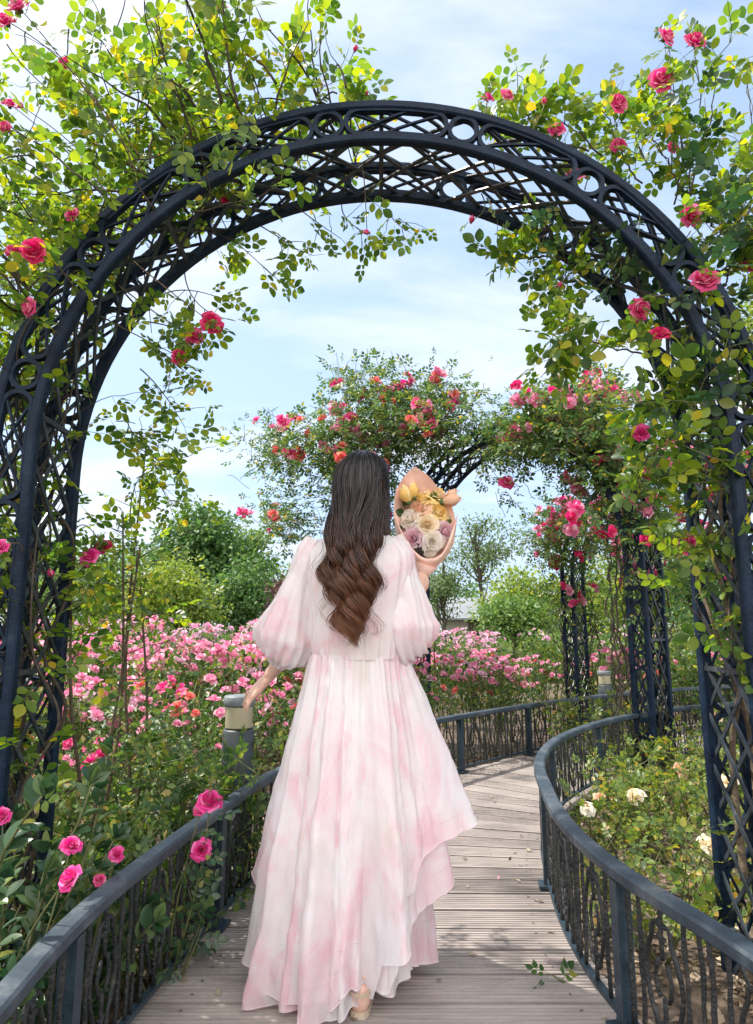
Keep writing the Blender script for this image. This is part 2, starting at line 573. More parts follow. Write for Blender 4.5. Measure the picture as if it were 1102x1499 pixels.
def soil_mat():
    m, n, l, b, out = material('garden_soil')
    t = n.new('ShaderNodeTexCoord')
    a = n.new('ShaderNodeTexNoise'); a.inputs['Scale'].default_value = 18; a.inputs['Detail'].default_value = 8; a.inputs['Roughness'].default_value = .7
    l.new(t.outputs['Object'], a.inputs['Vector'])
    c = n.new('ShaderNodeTexNoise'); c.inputs['Scale'].default_value = .8; c.inputs['Detail'].default_value = 5
    l.new(t.outputs['Object'], c.inputs['Vector'])
    r1 = ramp(n, [(.3, (.05, .036, .025)), (.52, (.14, .10, .07)), (.7, (.27, .21, .15))])
    r2 = ramp(n, [(.4, (.03, .05, .015)), (.7, (.09, .12, .03))])
    l.new(a.outputs['Fac'], r1.inputs[0]); l.new(a.outputs['Fac'], r2.inputs[0])
    k = ramp(n, [(.58, (0, 0, 0)), (.72, (.8, .8, .8))])
    l.new(c.outputs['Fac'], k.inputs[0])
    mxn = n.new('ShaderNodeMix'); mxn.data_type = 'RGBA'
    l.new(k.outputs[0], mxn.inputs['Factor']); l.new(r1.outputs[0], mxn.inputs[6]); l.new(r2.outputs[0], mxn.inputs[7])
    l.new(mxn.outputs[2], b.inputs['Base Color'])
    b.inputs['Roughness'].default_value = .95
    bp = n.new('ShaderNodeBump'); bp.inputs['Strength'].default_value = .8; bp.inputs['Distance'].default_value = .04
    l.new(a.outputs['Fac'], bp.inputs['Height']); l.new(bp.outputs[0], b.inputs['Normal'])
    return m


M['soil'] = soil_mat()


def organza(name, trans_fac=.12, seed=0.0, scale=3.4, pink=1.0):
    """white organza with a pink watercolour print"""
    m, n, l, b, out = material(name)
    t = n.new('ShaderNodeTexCoord')
    mp_ = n.new('ShaderNodeMapping')
    mp_.inputs['Location'].default_value = (seed, seed * 1.7, seed * .6)
    mp_.inputs['Scale'].default_value = (1.15, 1.15, .8)
    l.new(t.outputs['Object'], mp_.inputs[0])
    a = n.new('ShaderNodeTexNoise'); a.inputs['Scale'].default_value = scale; a.inputs['Detail'].default_value = 6
    a.inputs['Roughness'].default_value = .62; a.inputs['Distortion'].default_value = .6
    l.new(mp_.outputs[0], a.inputs['Vector'])
    rp = ramp(n, [(.40, (.93, .91, .92)), (.50, (.925, .84, .86)), (.58, (.92, .72, .76)), (.66, (.90, .61, .67)), (.76, (.91, .73, .76))])
    l.new(a.outputs['Fac'], rp.inputs[0])
    # faint beige and green stains in the white
    c = n.new('ShaderNodeTexNoise'); c.inputs['Scale'].default_value = scale * .9; c.inputs['Detail'].default_value = 2
    mp2 = n.new('ShaderNodeMapping'); mp2.inputs['Location'].default_value = (seed + 7, 3, 1)
    l.new(t.outputs['Object'], mp2.inputs[0]); l.new(mp2.outputs[0], c.inputs['Vector'])
    k = ramp(n, [(.55, (0, 0, 0)), (.75, (.55, .55, .55))])
    l.new(c.outputs['Fac'], k.inputs[0])
    mxn = n.new('ShaderNodeMix'); mxn.data_type = 'RGBA'
    mxn.inputs[7].default_value = (.78, .73, .64, 1)
    l.new(k.outputs[0], mxn.inputs['Factor']); l.new(rp.outputs[0], mxn.inputs[6])
    l.new(mxn.outputs[2], b.inputs['Base Color'])
    b.inputs['Roughness'].default_value = .45
    b.inputs['Sheen Weight'].default_value = .3
    b.inputs['Specular IOR Level'].default_value = .3
    w = n.new('ShaderNodeTexNoise'); w.inputs['Scale'].default_value = 16; w.inputs['Detail'].default_value = 4
    w.inputs['Distortion'].default_value = 1.2
    mp3 = n.new('ShaderNodeMapping'); mp3.inputs['Scale'].default_value = (1, 1, .35)
    l.new(t.outputs['Object'], mp3.inputs[0]); l.new(mp3.outputs[0], w.inputs['Vector'])
    bp = n.new('ShaderNodeBump'); bp.inputs['Strength'].default_value = .35; bp.inputs['Distance'].default_value = .02
    l.new(w.outputs['Fac'], bp.inputs['Height']); l.new(bp.outputs[0], b.inputs['Normal'])
    tr = n.new('ShaderNodeBsdfTranslucent')
    l.new(mxn.outputs[2], tr.inputs['Color'])
    m1 = n.new('ShaderNodeMixShader'); m1.inputs[0].default_value = .40
    l.new(b.outputs[0], m1.inputs[1]); l.new(tr.outputs[0], m1.inputs[2])
    tp = n.new('ShaderNodeBsdfTransparent')
    m2 = n.new('ShaderNodeMixShader'); m2.inputs[0].default_value = trans_fac
    l.new(m1.outputs[0], m2.inputs[1]); l.new(tp.outputs[0], m2.inputs[2])
    l.new(m2.outputs[0], out.inputs['Surface'])
    return m


M['organza'] = organza('pink_print_organza', .20, 0.3, 5.6)
M['organza_under'] = organza('organza_underskirt', 0.0, 4.1, 5.2)
M['organza_mid'] = organza('organza_middle_tier', .10, 1.4, 5.6)
M['organza_sleeve'] = organza('sleeve_organza', .06, 2.2, 5.8)


def hair_mat():
    m, n, l, b, out = material('long_brown_hair')
    t = n.new('ShaderNodeTexCoord')
    s = n.new('ShaderNodeSeparateXYZ')
    l.new(t.outputs['Object'], s.inputs[0])
    mr = n.new('ShaderNodeMapRange')
    mr.inputs['From Min'].default_value = 1.02
    mr.inputs['From Max'].default_value = 1.78
    l.new(s.outputs['Z'], mr.inputs[0])
    g = n.new('ShaderNodeNewGeometry')
    ad = n.new('ShaderNodeMath'); ad.operation = 'MULTIPLY_ADD'; ad.inputs[1].default_value = .34
    sb = n.new('ShaderNodeMath'); sb.operation = 'SUBTRACT'; sb.inputs[1].default_value = .17
    l.new(g.outputs['Random Per Island'], ad.inputs[0]); l.new(mr.outputs[0], ad.inputs[2])
    l.new(ad.outputs[0], sb.inputs[0])
    rp = ramp(n, [(.0, (.22, .085, .034)), (.2, (.15, .056, .023)), (.5, (.05, .020, .011)), (.75, (.011, .006, .005)), (1, (.006, .004, .004))])
    l.new(sb.outputs[0], rp.inputs[0])
    l.new(rp.outputs[0], b.inputs['Base Color'])
    b.inputs['Roughness'].default_value = .34
    b.inputs['Specular IOR Level'].default_value = .5
    return m


M['hair'] = hair_mat()
M['paper'] = noise_mat('salmon_wrapping_paper', [(.3, (.80, .50, .40)), (.7, (.85, .57, .47))], 3, .5, .45, 14)
M['paper'].node_tree.nodes['Principled BSDF'].inputs['Subsurface Weight'].default_value = 0
M['dark_paper'] = noise_mat('black_tissue', [(.3, (.012, .012, .012)), (.7, (.03, .03, .03))], 8, .6)
M['sandal'] = noise_mat('beige_sandal', [(.3, (.40, .31, .22)), (.7, (.5, .40, .30))], 8, .5)
M['eye_white'] = noise_mat('eye_white', [(.3, (.75, .74, .72)), (.7, (.8, .79, .77))], 8, .3)
M['iris'] = noise_mat('iris_brown', [(.3, (.02, .012, .008)), (.7, (.04, .02, .012))], 30, .2)
M['lips'] = noise_mat('lips', [(.3, (.5, .17, .16)), (.7, (.58, .22, .2))], 20, .4)


# ------------------------------------------------------------------ roses
def rose_mesh(name, mat, n=24, g=5, seed=0, open_=1.0, sepals=True):
    """a cupped many-petalled rose of radius about 1, its stalk at the origin, opening to +Z"""
    rng = np.random.default_rng(seed)
    mb = MB()
    for i in range(n):
        q = (i + .6) / n
        phi = i * 2.39996 + rng.normal() * .18
        rho = (.10 + .90 * q ** 1.05) * open_
        hgt = .98 - .52 * q ** 2.2 + rng.normal() * .03
        half = .95 - .30 * q if q > .25 else 1.3
        s = np.linspace(-1, 1, g)[None, :]
        t = np.linspace(0, 1, g)[:, None]
        wprof = np.sin(np.pi * (.16 + .62 * t)) ** .8
        ang = phi + s * half * wprof * (1.05 if q > .3 else 1.2)
        curl = max(0, q - .35) * .55
        rr = rho * (.16 + .84 * np.sin(t * np.pi / 2) ** .75) * (1 - .10 * s * s * t) + curl * t ** 3.5 * (.55 + .5 * s * s)
        zz = .02 + hgt * t ** .9 * (1 - .16 * s * s * t) - curl * .75 * t ** 5 + .035 * np.sin(5 * s + i) * t
        V = np.stack([rr * np.cos(ang), rr * np.sin(ang), zz * np.ones_like(rr)], -1)
        grid_faces(mb, V, mat=0)
    if sepals:
        ball(mb, (0, 0, -.06), (.26, .26, .2), 8, 5, mat=1)
        for k in range(5):
            a = k * 2 * np.pi / 5
            d = np.array([math.cos(a), math.sin(a), 0])
            e = np.array([-d[1], d[0], 0])
            mb.add([e * .13 + (0, 0, -.03), -e * .13 + (0, 0, -.03), d * .55 - e * .08 + (0, 0, -.08), d * .55 + e * .08 + (0, 0, -.08), d * .95 + (0, 0, -.22)],
                   [[0, 1, 2], [0, 2, 3], [3, 2, 4]], 1)
    return mb.data(name, [mat, M['sepal']])


def bud_mesh(name, mat, seed=0):
    rng = np.random.default_rng(seed)
    mb = MB()
    for i in range(7):
        phi = i * 2.3 + rng.normal() * .1
        s = np.linspace(-1, 1, 5)[None, :]
        t = np.linspace(0, 1, 5)[:, None]
        rr = (.28 + .03 * i) * np.sin(np.pi * (.12 + .7 * t)) + .05 * i / 7 * t ** 3
        ang = phi + s * 1.0 * (1 - .4 * t)
        V = np.stack([rr * np.cos(ang), rr * np.sin(ang), (1.2 - .05 * i) * t * np.ones_like(s)], -1)
        grid_faces(mb, V, mat=0)
    ball(mb, (0, 0, -.02), (.22, .22, .2), 8, 5, mat=1)
    return mb.data(name, [mat, M['sepal']])


HI = {k: [rose_mesh('rose_bloom', M[k], 26, 5, s, o) for s, o in ((1, 1.0), (2, .88), (3, 1.12))] for k in ('pink', 'red', 'magenta')}
HI_bud = {k: bud_mesh('rose_bud', M[k], 3) for k in ('pink', 'magenta')}
LO = {k: [rose_mesh('rose_bloom', M[k], 13, 4, s, o, False) for s, o in ((4, 1.0), (5, 1.15))] for k in ('pink', 'red', 'bedpink', 'lilac', 'coral')}
CREAM = [rose_mesh('rose_bloom', M[k], 20, 5, s, .85) for k, s in (('cream', 6), ('peach', 7), ('white', 8))]


def aim(d, spin=0.0):
    q = Vector(d).to_track_quat('Z', 'Y')
    from mathutils import Quaternion
    return (q @ Quaternion((0, 0, 1), spin)).to_euler()


# ------------------------------------------------------------------ ground and boardwalk
def ground():
    t = np.linspace(-1, 1, 141)
    ax = np.sign(t) * (np.abs(t) * 9 + 390 * np.abs(t) ** 6)
    ay = ax + 4
    X, Y = np.meshgrid(ax, ay)
    Z = np.full_like(X, -.10)
    for i in range(X.shape[0]):
        for j in range(X.shape[1]):
            if abs(X[i, j]) < 30 and abs(Y[i, j]) < 40:
                Z[i, j] += .035 * noise.noise((X[i, j] * 1.6, Y[i, j] * 1.6, 0)) + .02 * noise.noise((X[i, j] * 5, Y[i, j] * 5, 3))
    mb = MB()
    grid_faces(mb, np.stack([X, Y, Z], -1))
    o = mb.build('ground', M['soil'])
    o['kind'] = 'structure'


ground()

LEFT = np.array([(-.66, -1.2), (-.68, .4), (-.705, 1.2), (-.735, 1.7), (-.711, 2.135), (-.614, 2.85), (-.503, 3.44), (-.2, 4.3), (.15, 4.95), (.53, 5.46),
                 (1.3, 6.3), (2.27, 7.19), (3.0, 7.72), (3.92, 8.26), (5.6, 8.95)])
RIGHT = np.array([(.9, -1.2), (.89, .4), (.865, 1.15), (.82, 1.6), (.715, 2.135), (.695, 2.6), (.756, 3.14), (.878, 3.77), (1.15, 4.46), (1.61, 5.15), (2.15, 5.72),
                  (3.0, 6.35), (4.6, 7.1)])


def boardwalk():
    pair = smooth_path([(-.66, -1.2, .9, -1.2), (-.69, .8, .88, .8), (-.735, 1.8, .775, 1.8), (-.65, 2.6, .70, 2.6), (-.56, 3.1, .745, 3.08),
                        (-.503, 3.44, .80, 3.38), (-.2, 4.3, .95, 4.0), (.15, 4.95, 1.12, 4.42), (.53, 5.46, 1.36, 4.8), (1.3, 6.3, 2.0, 5.58),
                        (2.27, 7.19, 3.0, 6.35), (3.92, 8.26, 4.6, 7.1), (5.6, 8.95, 5.8, 7.6)], 800)
    A, B = pair[:, :2], pair[:, 2:]
    mb = MB()
    C = (A + B) / 2
    L = np.concatenate([[0], np.cumsum(np.linalg.norm(np.diff(C, axis=0), axis=1))])
    pw = .175
    nP = int(L[-1] / pw)
    prof = []                                     # groove profile of one board, fraction along its width and height
    nr = 8
    for k in range(nr):
        a = .045 + k * .91 / nr
        b = .045 + (k + 1) * .91 / nr
        g = .012 if k else 0
        prof += [(a + g, -.0075), (a + g + .016, 0), (b - g - .016, 0), (b - g, -.0075)] if 0 < k < nr - 1 else \
                ([(a, -.02), (a + .006, -.001), (b - .03, 0), (b - .012, -.0075)] if k == 0 else [(a + .012, -.0075), (a + .03, 0), (b - .006, -.001), (b, -.02)])
    prof = np.array(prof)
    for i in range(nP):
        s = (i + prof[:, 0]) * pw
        dz = RNG.normal() * .0012
        tl, rot = RNG.normal() * .004, RNG.normal() * .003
        a = np.stack([np.interp(s, L, A[:, 0]), np.interp(s, L, A[:, 1])], 1)
        b = np.stack([np.interp(s, L, B[:, 0]), np.interp(s, L, B[:, 1])], 1)
        d = unit(b - a)
        a = a - d * (.05 + tl)
        b = b + d * (.05 + rot)
        rows = [np.column_stack([a + (b - a) * f, prof[:, 1] + dz + rot * (f - .5)]) for f in (0, .33, .66, 1)]
        V = np.stack(rows, 1)
        grid_faces(mb, V, smooth=False)
        mb.add(np.vstack([rows[0], rows[0] - (0, 0, .035)]), np.array([[j, j + 1, len(prof) + j + 1, len(prof) + j] for j in range(len(prof) - 1)]), 0, False)
        for f in (.075, .925):                                  # screw heads
            for g in (.26, .74):
                st_ = (i + g) * pw
                c = np.array([np.interp(st_, L, A[:, k]) * (1 - f) + np.interp(st_, L, B[:, k]) * f for k in (0, 1)])
                aa = np.linspace(0, 2 * np.pi, 7)[:-1]
                mb.add(np.column_stack([c[0] + .0045 * np.cos(aa), c[1] + .0045 * np.sin(aa), np.full(6, .0016)]), [[0, 1, 2, 3, 4, 5]], 1, False)
    # dark framework under the boards
    o = mb.build('boardwalk_path', [M['deck'], M['screw']])
    o['kind'] = 'structure'
    jb = MB()
    for side in (.12, .5, .88):
        p = A + (B - A) * side
        sweep(jb, np.column_stack([p[::20], np.full(len(p[::20]), -.066)]), .07, .07, mat=0)
    j = jb.build('boardwalk_joists', M['cane_dark'])
    j['kind'] = 'structure'


boardwalk()


# ------------------------------------------------------------------ railings
def spiral(c, x, z, r0, r1, a0, a1, n=14):
    """a curl in the plane spanned by x and z"""
    a = np.linspace(a0, a1, n)
    r = np.linspace(r0, r1, n)
    return c + np.cos(a)[:, None] * r[:, None] * x + np.sin(a)[:, None] * r[:, None] * z


def hammered(mb, p, r, rng, mat=0, flat=True):
    p = np.asarray(p) + rng.normal(size=(len(p), 3)) * .0006
    tube(mb, p, r * (1 + .13 * rng.normal(size=len(p)).clip(-1.2, 1.2)), 6, mat)


def railing(name, label, pts, posts_at, seed):
    rng = np.random.default_rng(seed)
    root = thing(name, label, 'railing', (0, 0, 0), group='railings along the boardwalk')
    p = smooth_path(pts, 260)
    L = np.concatenate([[0], np.cumsum(np.linalg.norm(np.diff(p, axis=0), axis=1))])
    at = lambda s, z: np.array([np.interp(s, L, p[:, 0]), np.interp(s, L, p[:, 1]), z])
    tan = lambda s: unit(at(s + .02, 0) - at(s - .02, 0))
    mb = MB()
    sweep(mb, np.column_stack([p, np.full(len(p), .432)]), .056, .038, bev=.007)
    mb.build('top_rail', M['rail_worn'], root)
    mb = MB()
    sweep(mb, np.column_stack([p, np.full(len(p), .040)]), .022, .016)
    mb.build('bottom_rail', M['rail'], root)
    posts = posts_at(L[-1])
    for s in posts:
        mb = MB()
        q, t = at(s, 0), tan(s)
        box(mb, q + (0, 0, .165), (.044, .044, .49), rz=math.atan2(t[1], t[0]))
        box(mb, q + (0, 0, .012), (.09, .09, .012), rz=math.atan2(t[1], t[0]))
        mb.build('post', M['rail'], root)
    Z = np.array([0, 0, 1.0])
    for a, b in zip(posts[:-1], posts[1:]):
        mb = MB()
        unit_w = .34
        n = max(1, round((b - a - .05) / unit_w))
        w = (b - a - .05) / n
        for k in range(n):
            s0 = a + .025 + k * w
            for f in (.05, .22, .78, .95):
                zz = np.linspace(.046, .414, 12)
                amp = .0035
                x = tan(s0 + f * w)
                hammered(mb, [at(s0 + f * w, z) + x * amp * math.sin(z * 40 + k * 2 + f * 9) for z in zz], .0068, rng)
            # opposed scrolls: an upright lyre with curled ends
            c = s0 + .5 * w
            x = tan(c)
            for sg in (-1, 1):
                hw = .22 * w * sg
                zz = np.linspace(.13, .33, 9)
                bow = [at(c, z) + x * (hw * (.55 + .45 * math.sin((z - .13) / .20 * math.pi))) for z in zz]
                lo = spiral(at(c, .115) + x * hw * .18, x * sg, Z, .028, .010, R(25), R(-290), 13)
                hi = spiral(at(c, .345) + x * hw * .18, x * sg, Z, .028, .010, R(-25), R(290), 13)
                hammered(mb, np.vstack([lo[::-1], bow, hi]), .0066, rng)
                # leaf-shaped pieces beaten out of the bars
                pc = at(c, .23) + x * hw * .25
                hammered(mb, [pc + Z * t * .045 + x * sg * .014 * math.cos(t * 1.6) for t in np.linspace(-1, 1, 7)], .0055, rng)
            hammered(mb, [at(c, z) for z in np.linspace(.046, .19, 6)], .0065, rng)
            hammered(mb, [at(c, z) for z in np.linspace(.28, .414, 6)], .0065, rng)
        mb.build('scroll_panel', M['scroll'], root)
    return root


def arcpos(pts, q):
    p = smooth_path(pts, 260)
    L = np.concatenate([[0], np.cumsum(np.linalg.norm(np.diff(p, axis=0), axis=1))])
    return L[np.argmin(np.linalg.norm(p - np.array(q), axis=1))]


sl = arcpos(LEFT, (-.62, 2.82))
sr = arcpos(RIGHT, (.713, 2.14))
railing('metal_railing', 'dark blue-grey scrolled iron railing on the left side, with a rose sprig over it', LEFT,
        lambda T: [s for s in np.arange(sl - 4.2, T, 1.05) if s > .05], 3)
railing('metal_railing', 'dark blue-grey scrolled iron railing sweeping round the bed of cream roses on the right', RIGHT,
        lambda T: [s for s in np.arange(sr - 3.3, T, 1.1) if s > .05], 4)


# ------------------------------------------------------------------ rose arches
RI, RO, DEP, SPR, BASE = 1.27, 1.415, .355, 1.77, -.14


def arch_path(r, n_leg=16, n_arc=56):
    z1 = np.linspace(BASE, SPR, n_leg, endpoint=False)
    a = np.linspace(np.pi, 0, n_arc)
    return np.vstack([np.column_stack([np.full(n_leg, -r), np.zeros(n_leg), z1]),
                      np.column_stack([r * np.cos(a), np.zeros(n_arc), SPR + r * np.sin(a)]),
                      np.column_stack([np.full(n_leg, r), np.zeros(n_leg), z1[::-1]])])


def arch_frame(r, s):
    """position, outward normal and tangent at length s along the hoop of radius r"""
    Ll = SPR - BASE
    La = math.pi * r
    if s < Ll:
        return np.array([-r, 0, BASE + s]), np.array([-1., 0, 0]), np.array([0, 0, 1.])
    if s < Ll + La:
        a = math.pi - (s - Ll) / r
        return np.array([r * math.cos(a), 0, SPR + r * math.sin(a)]), np.array([math.cos(a), 0, math.sin(a)]), np.array([math.sin(a), 0, -math.cos(a)])
    return np.array([r, 0, SPR - (s - Ll - La)]), np.array([1., 0, 0]), np.array([0, 0, -1.])


def make_arch():
    """mesh data of one arch's parts"""
    Yv = np.array([0, 1., 0])
    hoop = MB()
    for r, w in ((RI, .036), (RO, .036)):
        sweep(hoop, arch_path(r), w, .042, up=(0, 1, 0), bev=.006)
    orn = MB()
    rm = (RI + RO) / 2
    hb = (RO - RI) / 2 - .018
    tot = 2 * (SPR - BASE) + math.pi * rm
    circ, oval = .115, .40
    per = circ + oval + .02
    n = int(tot // per)
    off = (tot - n * per) / 2

    def loop(pts_su, w=.016, h=.028):
        P3 = []
        for s, u in pts_su:
            c, nn, tt = arch_frame(rm, s)
            P3.append(c + nn * u)
        sweep(orn, np.array(P3), w, h, up=(0, 1, 0), closed=True)

    def bar(s0, u0, s1, u1, y=0, w=.012, h=.008):
        k = 5
        P3 = []
        for f in np.linspace(0, 1, k):
            c, nn, tt = arch_frame(rm, s0 + (s1 - s0) * f)
            P3.append(c + nn * (u0 + (u1 - u0) * f) + Yv * y)
        sweep(orn, np.array(P3), h, w, up=(0, 1, 0))
    for i in range(n):
        s = off + i * per
        c0 = s + circ / 2
        loop([(c0 + hb * math.cos(a), hb * math.sin(a)) for a in np.linspace(0, 2 * np.pi, 22, endpoint=False)])
        o0, o1 = s + circ + .01, s + circ + .01 + oval
        pts = [(o1 - hb + hb * math.cos(a), hb * math.sin(a)) for a in np.linspace(-np.pi / 2, np.pi / 2, 10)]
        pts += [(x, hb) for x in np.linspace(o1 - hb, o0 + hb, 6)[1:-1]]
        pts += [(o0 + hb + hb * math.cos(a), hb * math.sin(a)) for a in np.linspace(np.pi / 2, 3 * np.pi / 2, 10)]
        pts += [(x, -hb) for x in np.linspace(o0 + hb, o1 - hb, 6)[1:-1]]
        loop(pts)
        m = (o0 + o1) / 2
        for q, (a, b) in enumerate(((o0 + .02, m + .045), (m - .045, o1 - .02))):
            bar(a, -hb * .95, b, hb * .95, -.004)
            bar(a, hb * .95, b, -hb * .95, .004)
    lat = MB()
    for r, dr, step in ((RI, .003, .19), (RO, -.003, .25)):
        tot = 2 * (SPR - BASE) + math.pi * r
        k = int(tot / step)
        for i in range(-2, k):
            for sg in (0, 1):
                P3 = []
                for f in np.linspace(0, 1, 6):
                    s = (i + 2.0 * f) * step
                    if not 0 <= s <= tot:
                        continue
                    c, nn, tt = arch_frame(r, s)
                    P3.append(c + nn * (dr + (.005 if sg else -.004)) + Yv * DEP * (f if sg else 1 - f))
                if len(P3) > 2:
                    P3 = np.array(P3)
                    ups = np.array([unit(np.array([p[0], 0, max(0, p[2] - SPR)])) for p in P3])
                    sweep(lat, P3, .016, .007, up=ups)
    # cross ties between the two hoops
    tie = lat
    for r in (RI, RO):
        tot = 2 * (SPR - BASE) + math.pi * r
        for s in np.linspace(.2, tot - .2, 9):
            c, nn, tt = arch_frame(r, s)
            sweep(tie, np.array([c, c + Yv * DEP]), .018, .018, up=tt)
    return hoop.data('hoop', M['iron']), orn.data('scroll_ornament', M['iron']), lat.data('lattice', M['iron_sunlit'])


ARCH_MESH = make_arch()


def arch(label, loc, rz):
    root = thing('rose_arch', label, 'garden arch', loc, rz, 'iron rose arches over the boardwalk')
    h, o, l = ARCH_MESH
    for y in (0, DEP):
        k = place('hoop', h, root, (0, y, 0))
        place('scroll_ornament', o, k, (0, 0, 0))
    place('lattice', l, root, (0, 0, 0))
    return root


A1 = (.02, 2.35, 0.0)
A2_R = np.array([2.17, 5.67]); A2_L = np.array([.30, 7.55])


def arch_from_legs(l, r):
    """centre and turn of an arch whose front legs stand at l and r"""
    c = (l + r) / 2
    d = r - l
    return (c[0], c[1]), math.atan2(d[1], d[0])


arch('large dark iron arch with ring and lattice work, nearest, over the woman', (A1[0], A1[1], 0), 0)
c2, rz2 = arch_from_legs(A2_L, A2_R)
arch('second iron arch, thick with pink roses, beyond the woman over the bend', (c2[0], c2[1], 0), rz2)
A3_L = np.array([2.52, 8.7]); A3_R = np.array([4.55, 7.1])
c3, rz3 = arch_from_legs(A3_L, A3_R)
arch('farthest iron arch, its leg standing behind the curved railing', (c3[0], c3[1], 0), rz3)
#PART2
# ------------------------------------------------------------------ climbing roses on the near arch
def hoop_pt(deg, r=RO, y=0.0):
    """point on the near arch: 0 is its right spring line, 90 the crown; below 0 or above 180 down the legs (10 degrees = 0.25 m)"""
    if deg < 0:
        return np.array([A1[0] + r, A1[1] + y, SPR + deg * .025])
    if deg > 180:
        return np.array([A1[0] - r, A1[1] + y, SPR - (deg - 180) * .025])
    a = R(deg)
    return np.array([A1[0] + r * math.cos(a), A1[1] + y, SPR + r * math.sin(a)])


def wander(start, d, L, rng, wob=.28, droop=.0, step=.045):
    p, d = [np.array(start, float)], unit(d)
    for i in range(max(3, int(L / step))):
        d = unit(d + rng.normal(size=3) * wob * .45 + np.array([0, 0, -droop * .1 * i * step * 10]))
        p.append(p[-1] + d * step)
    return np.array(p)


def dress_cane(lv, p, rng, size=.11, every=1, first=.15, prob=.8, up=.7, out=None):
    T = tangents(p)
    n = len(p)
    for i in range(int(first * n), n, every):
        if rng.random() > prob:
            continue
        side = unit(np.cross(T[i], rng.normal(size=3)))
        d = unit(side + T[i] * .5 + np.array([0, 0, -.15]) + (0 if out is None else out))
        lv.add(p[i] + side * .004, d, unit(np.array([0, 0, up]) + rng.normal(size=3) * .55), size * rng.uniform(.6, 1.2))
    lv.add(p[-1], unit(T[-1] + rng.normal(size=3) * .3), unit(np.array([0, 0, up]) + rng.normal(size=3) * .4), size * rng.uniform(.6, 1))


def bow(a, b, rng, lift=.12, n=16):
    """a curved shoot from a to b"""
    a, b = np.asarray(a, float), np.asarray(b, float)
    m = (a + b) / 2 + np.array([0, 0, lift]) + rng.normal(size=3) * .05
    t = np.linspace(0, 1, n)[:, None]
    return (1 - t) ** 2 * a + 2 * t * (1 - t) * m + t * t * b


def shoot_mesh(mb, p, r0, r1, mat=0, sides=5):
    tube(mb, p, np.linspace(r0, r1, len(p)), sides, mat)


def bloom(root, meshes, p, px, rng, depth_scale, face=(0, -1, .25), jit=.35):
    """a bloom px photograph pixels wide"""
    d = unit(np.array(face) + rng.normal(size=3) * jit)
    s = px * depth_scale / FPX / 2 * 1.02
    return place('rose_bloom', meshes[rng.integers(len(meshes))], root, p - d * s * .4, aim(d, rng.uniform(0, 6)), s)


def nearest_hoop(p):
    a = math.degrees(math.atan2(p[2] - SPR, p[0] - A1[0]))
    if p[2] < SPR:
        a = -(SPR - p[2]) / .025 if p[0] > 0 else 180 + (SPR - p[2]) / .025
    return hoop_pt(a, RI if math.hypot(p[0] - A1[0], max(0, p[2] - SPR)) < (RI + RO) / 2 else RO, max(0, min(DEP, p[1] - A1[1])))


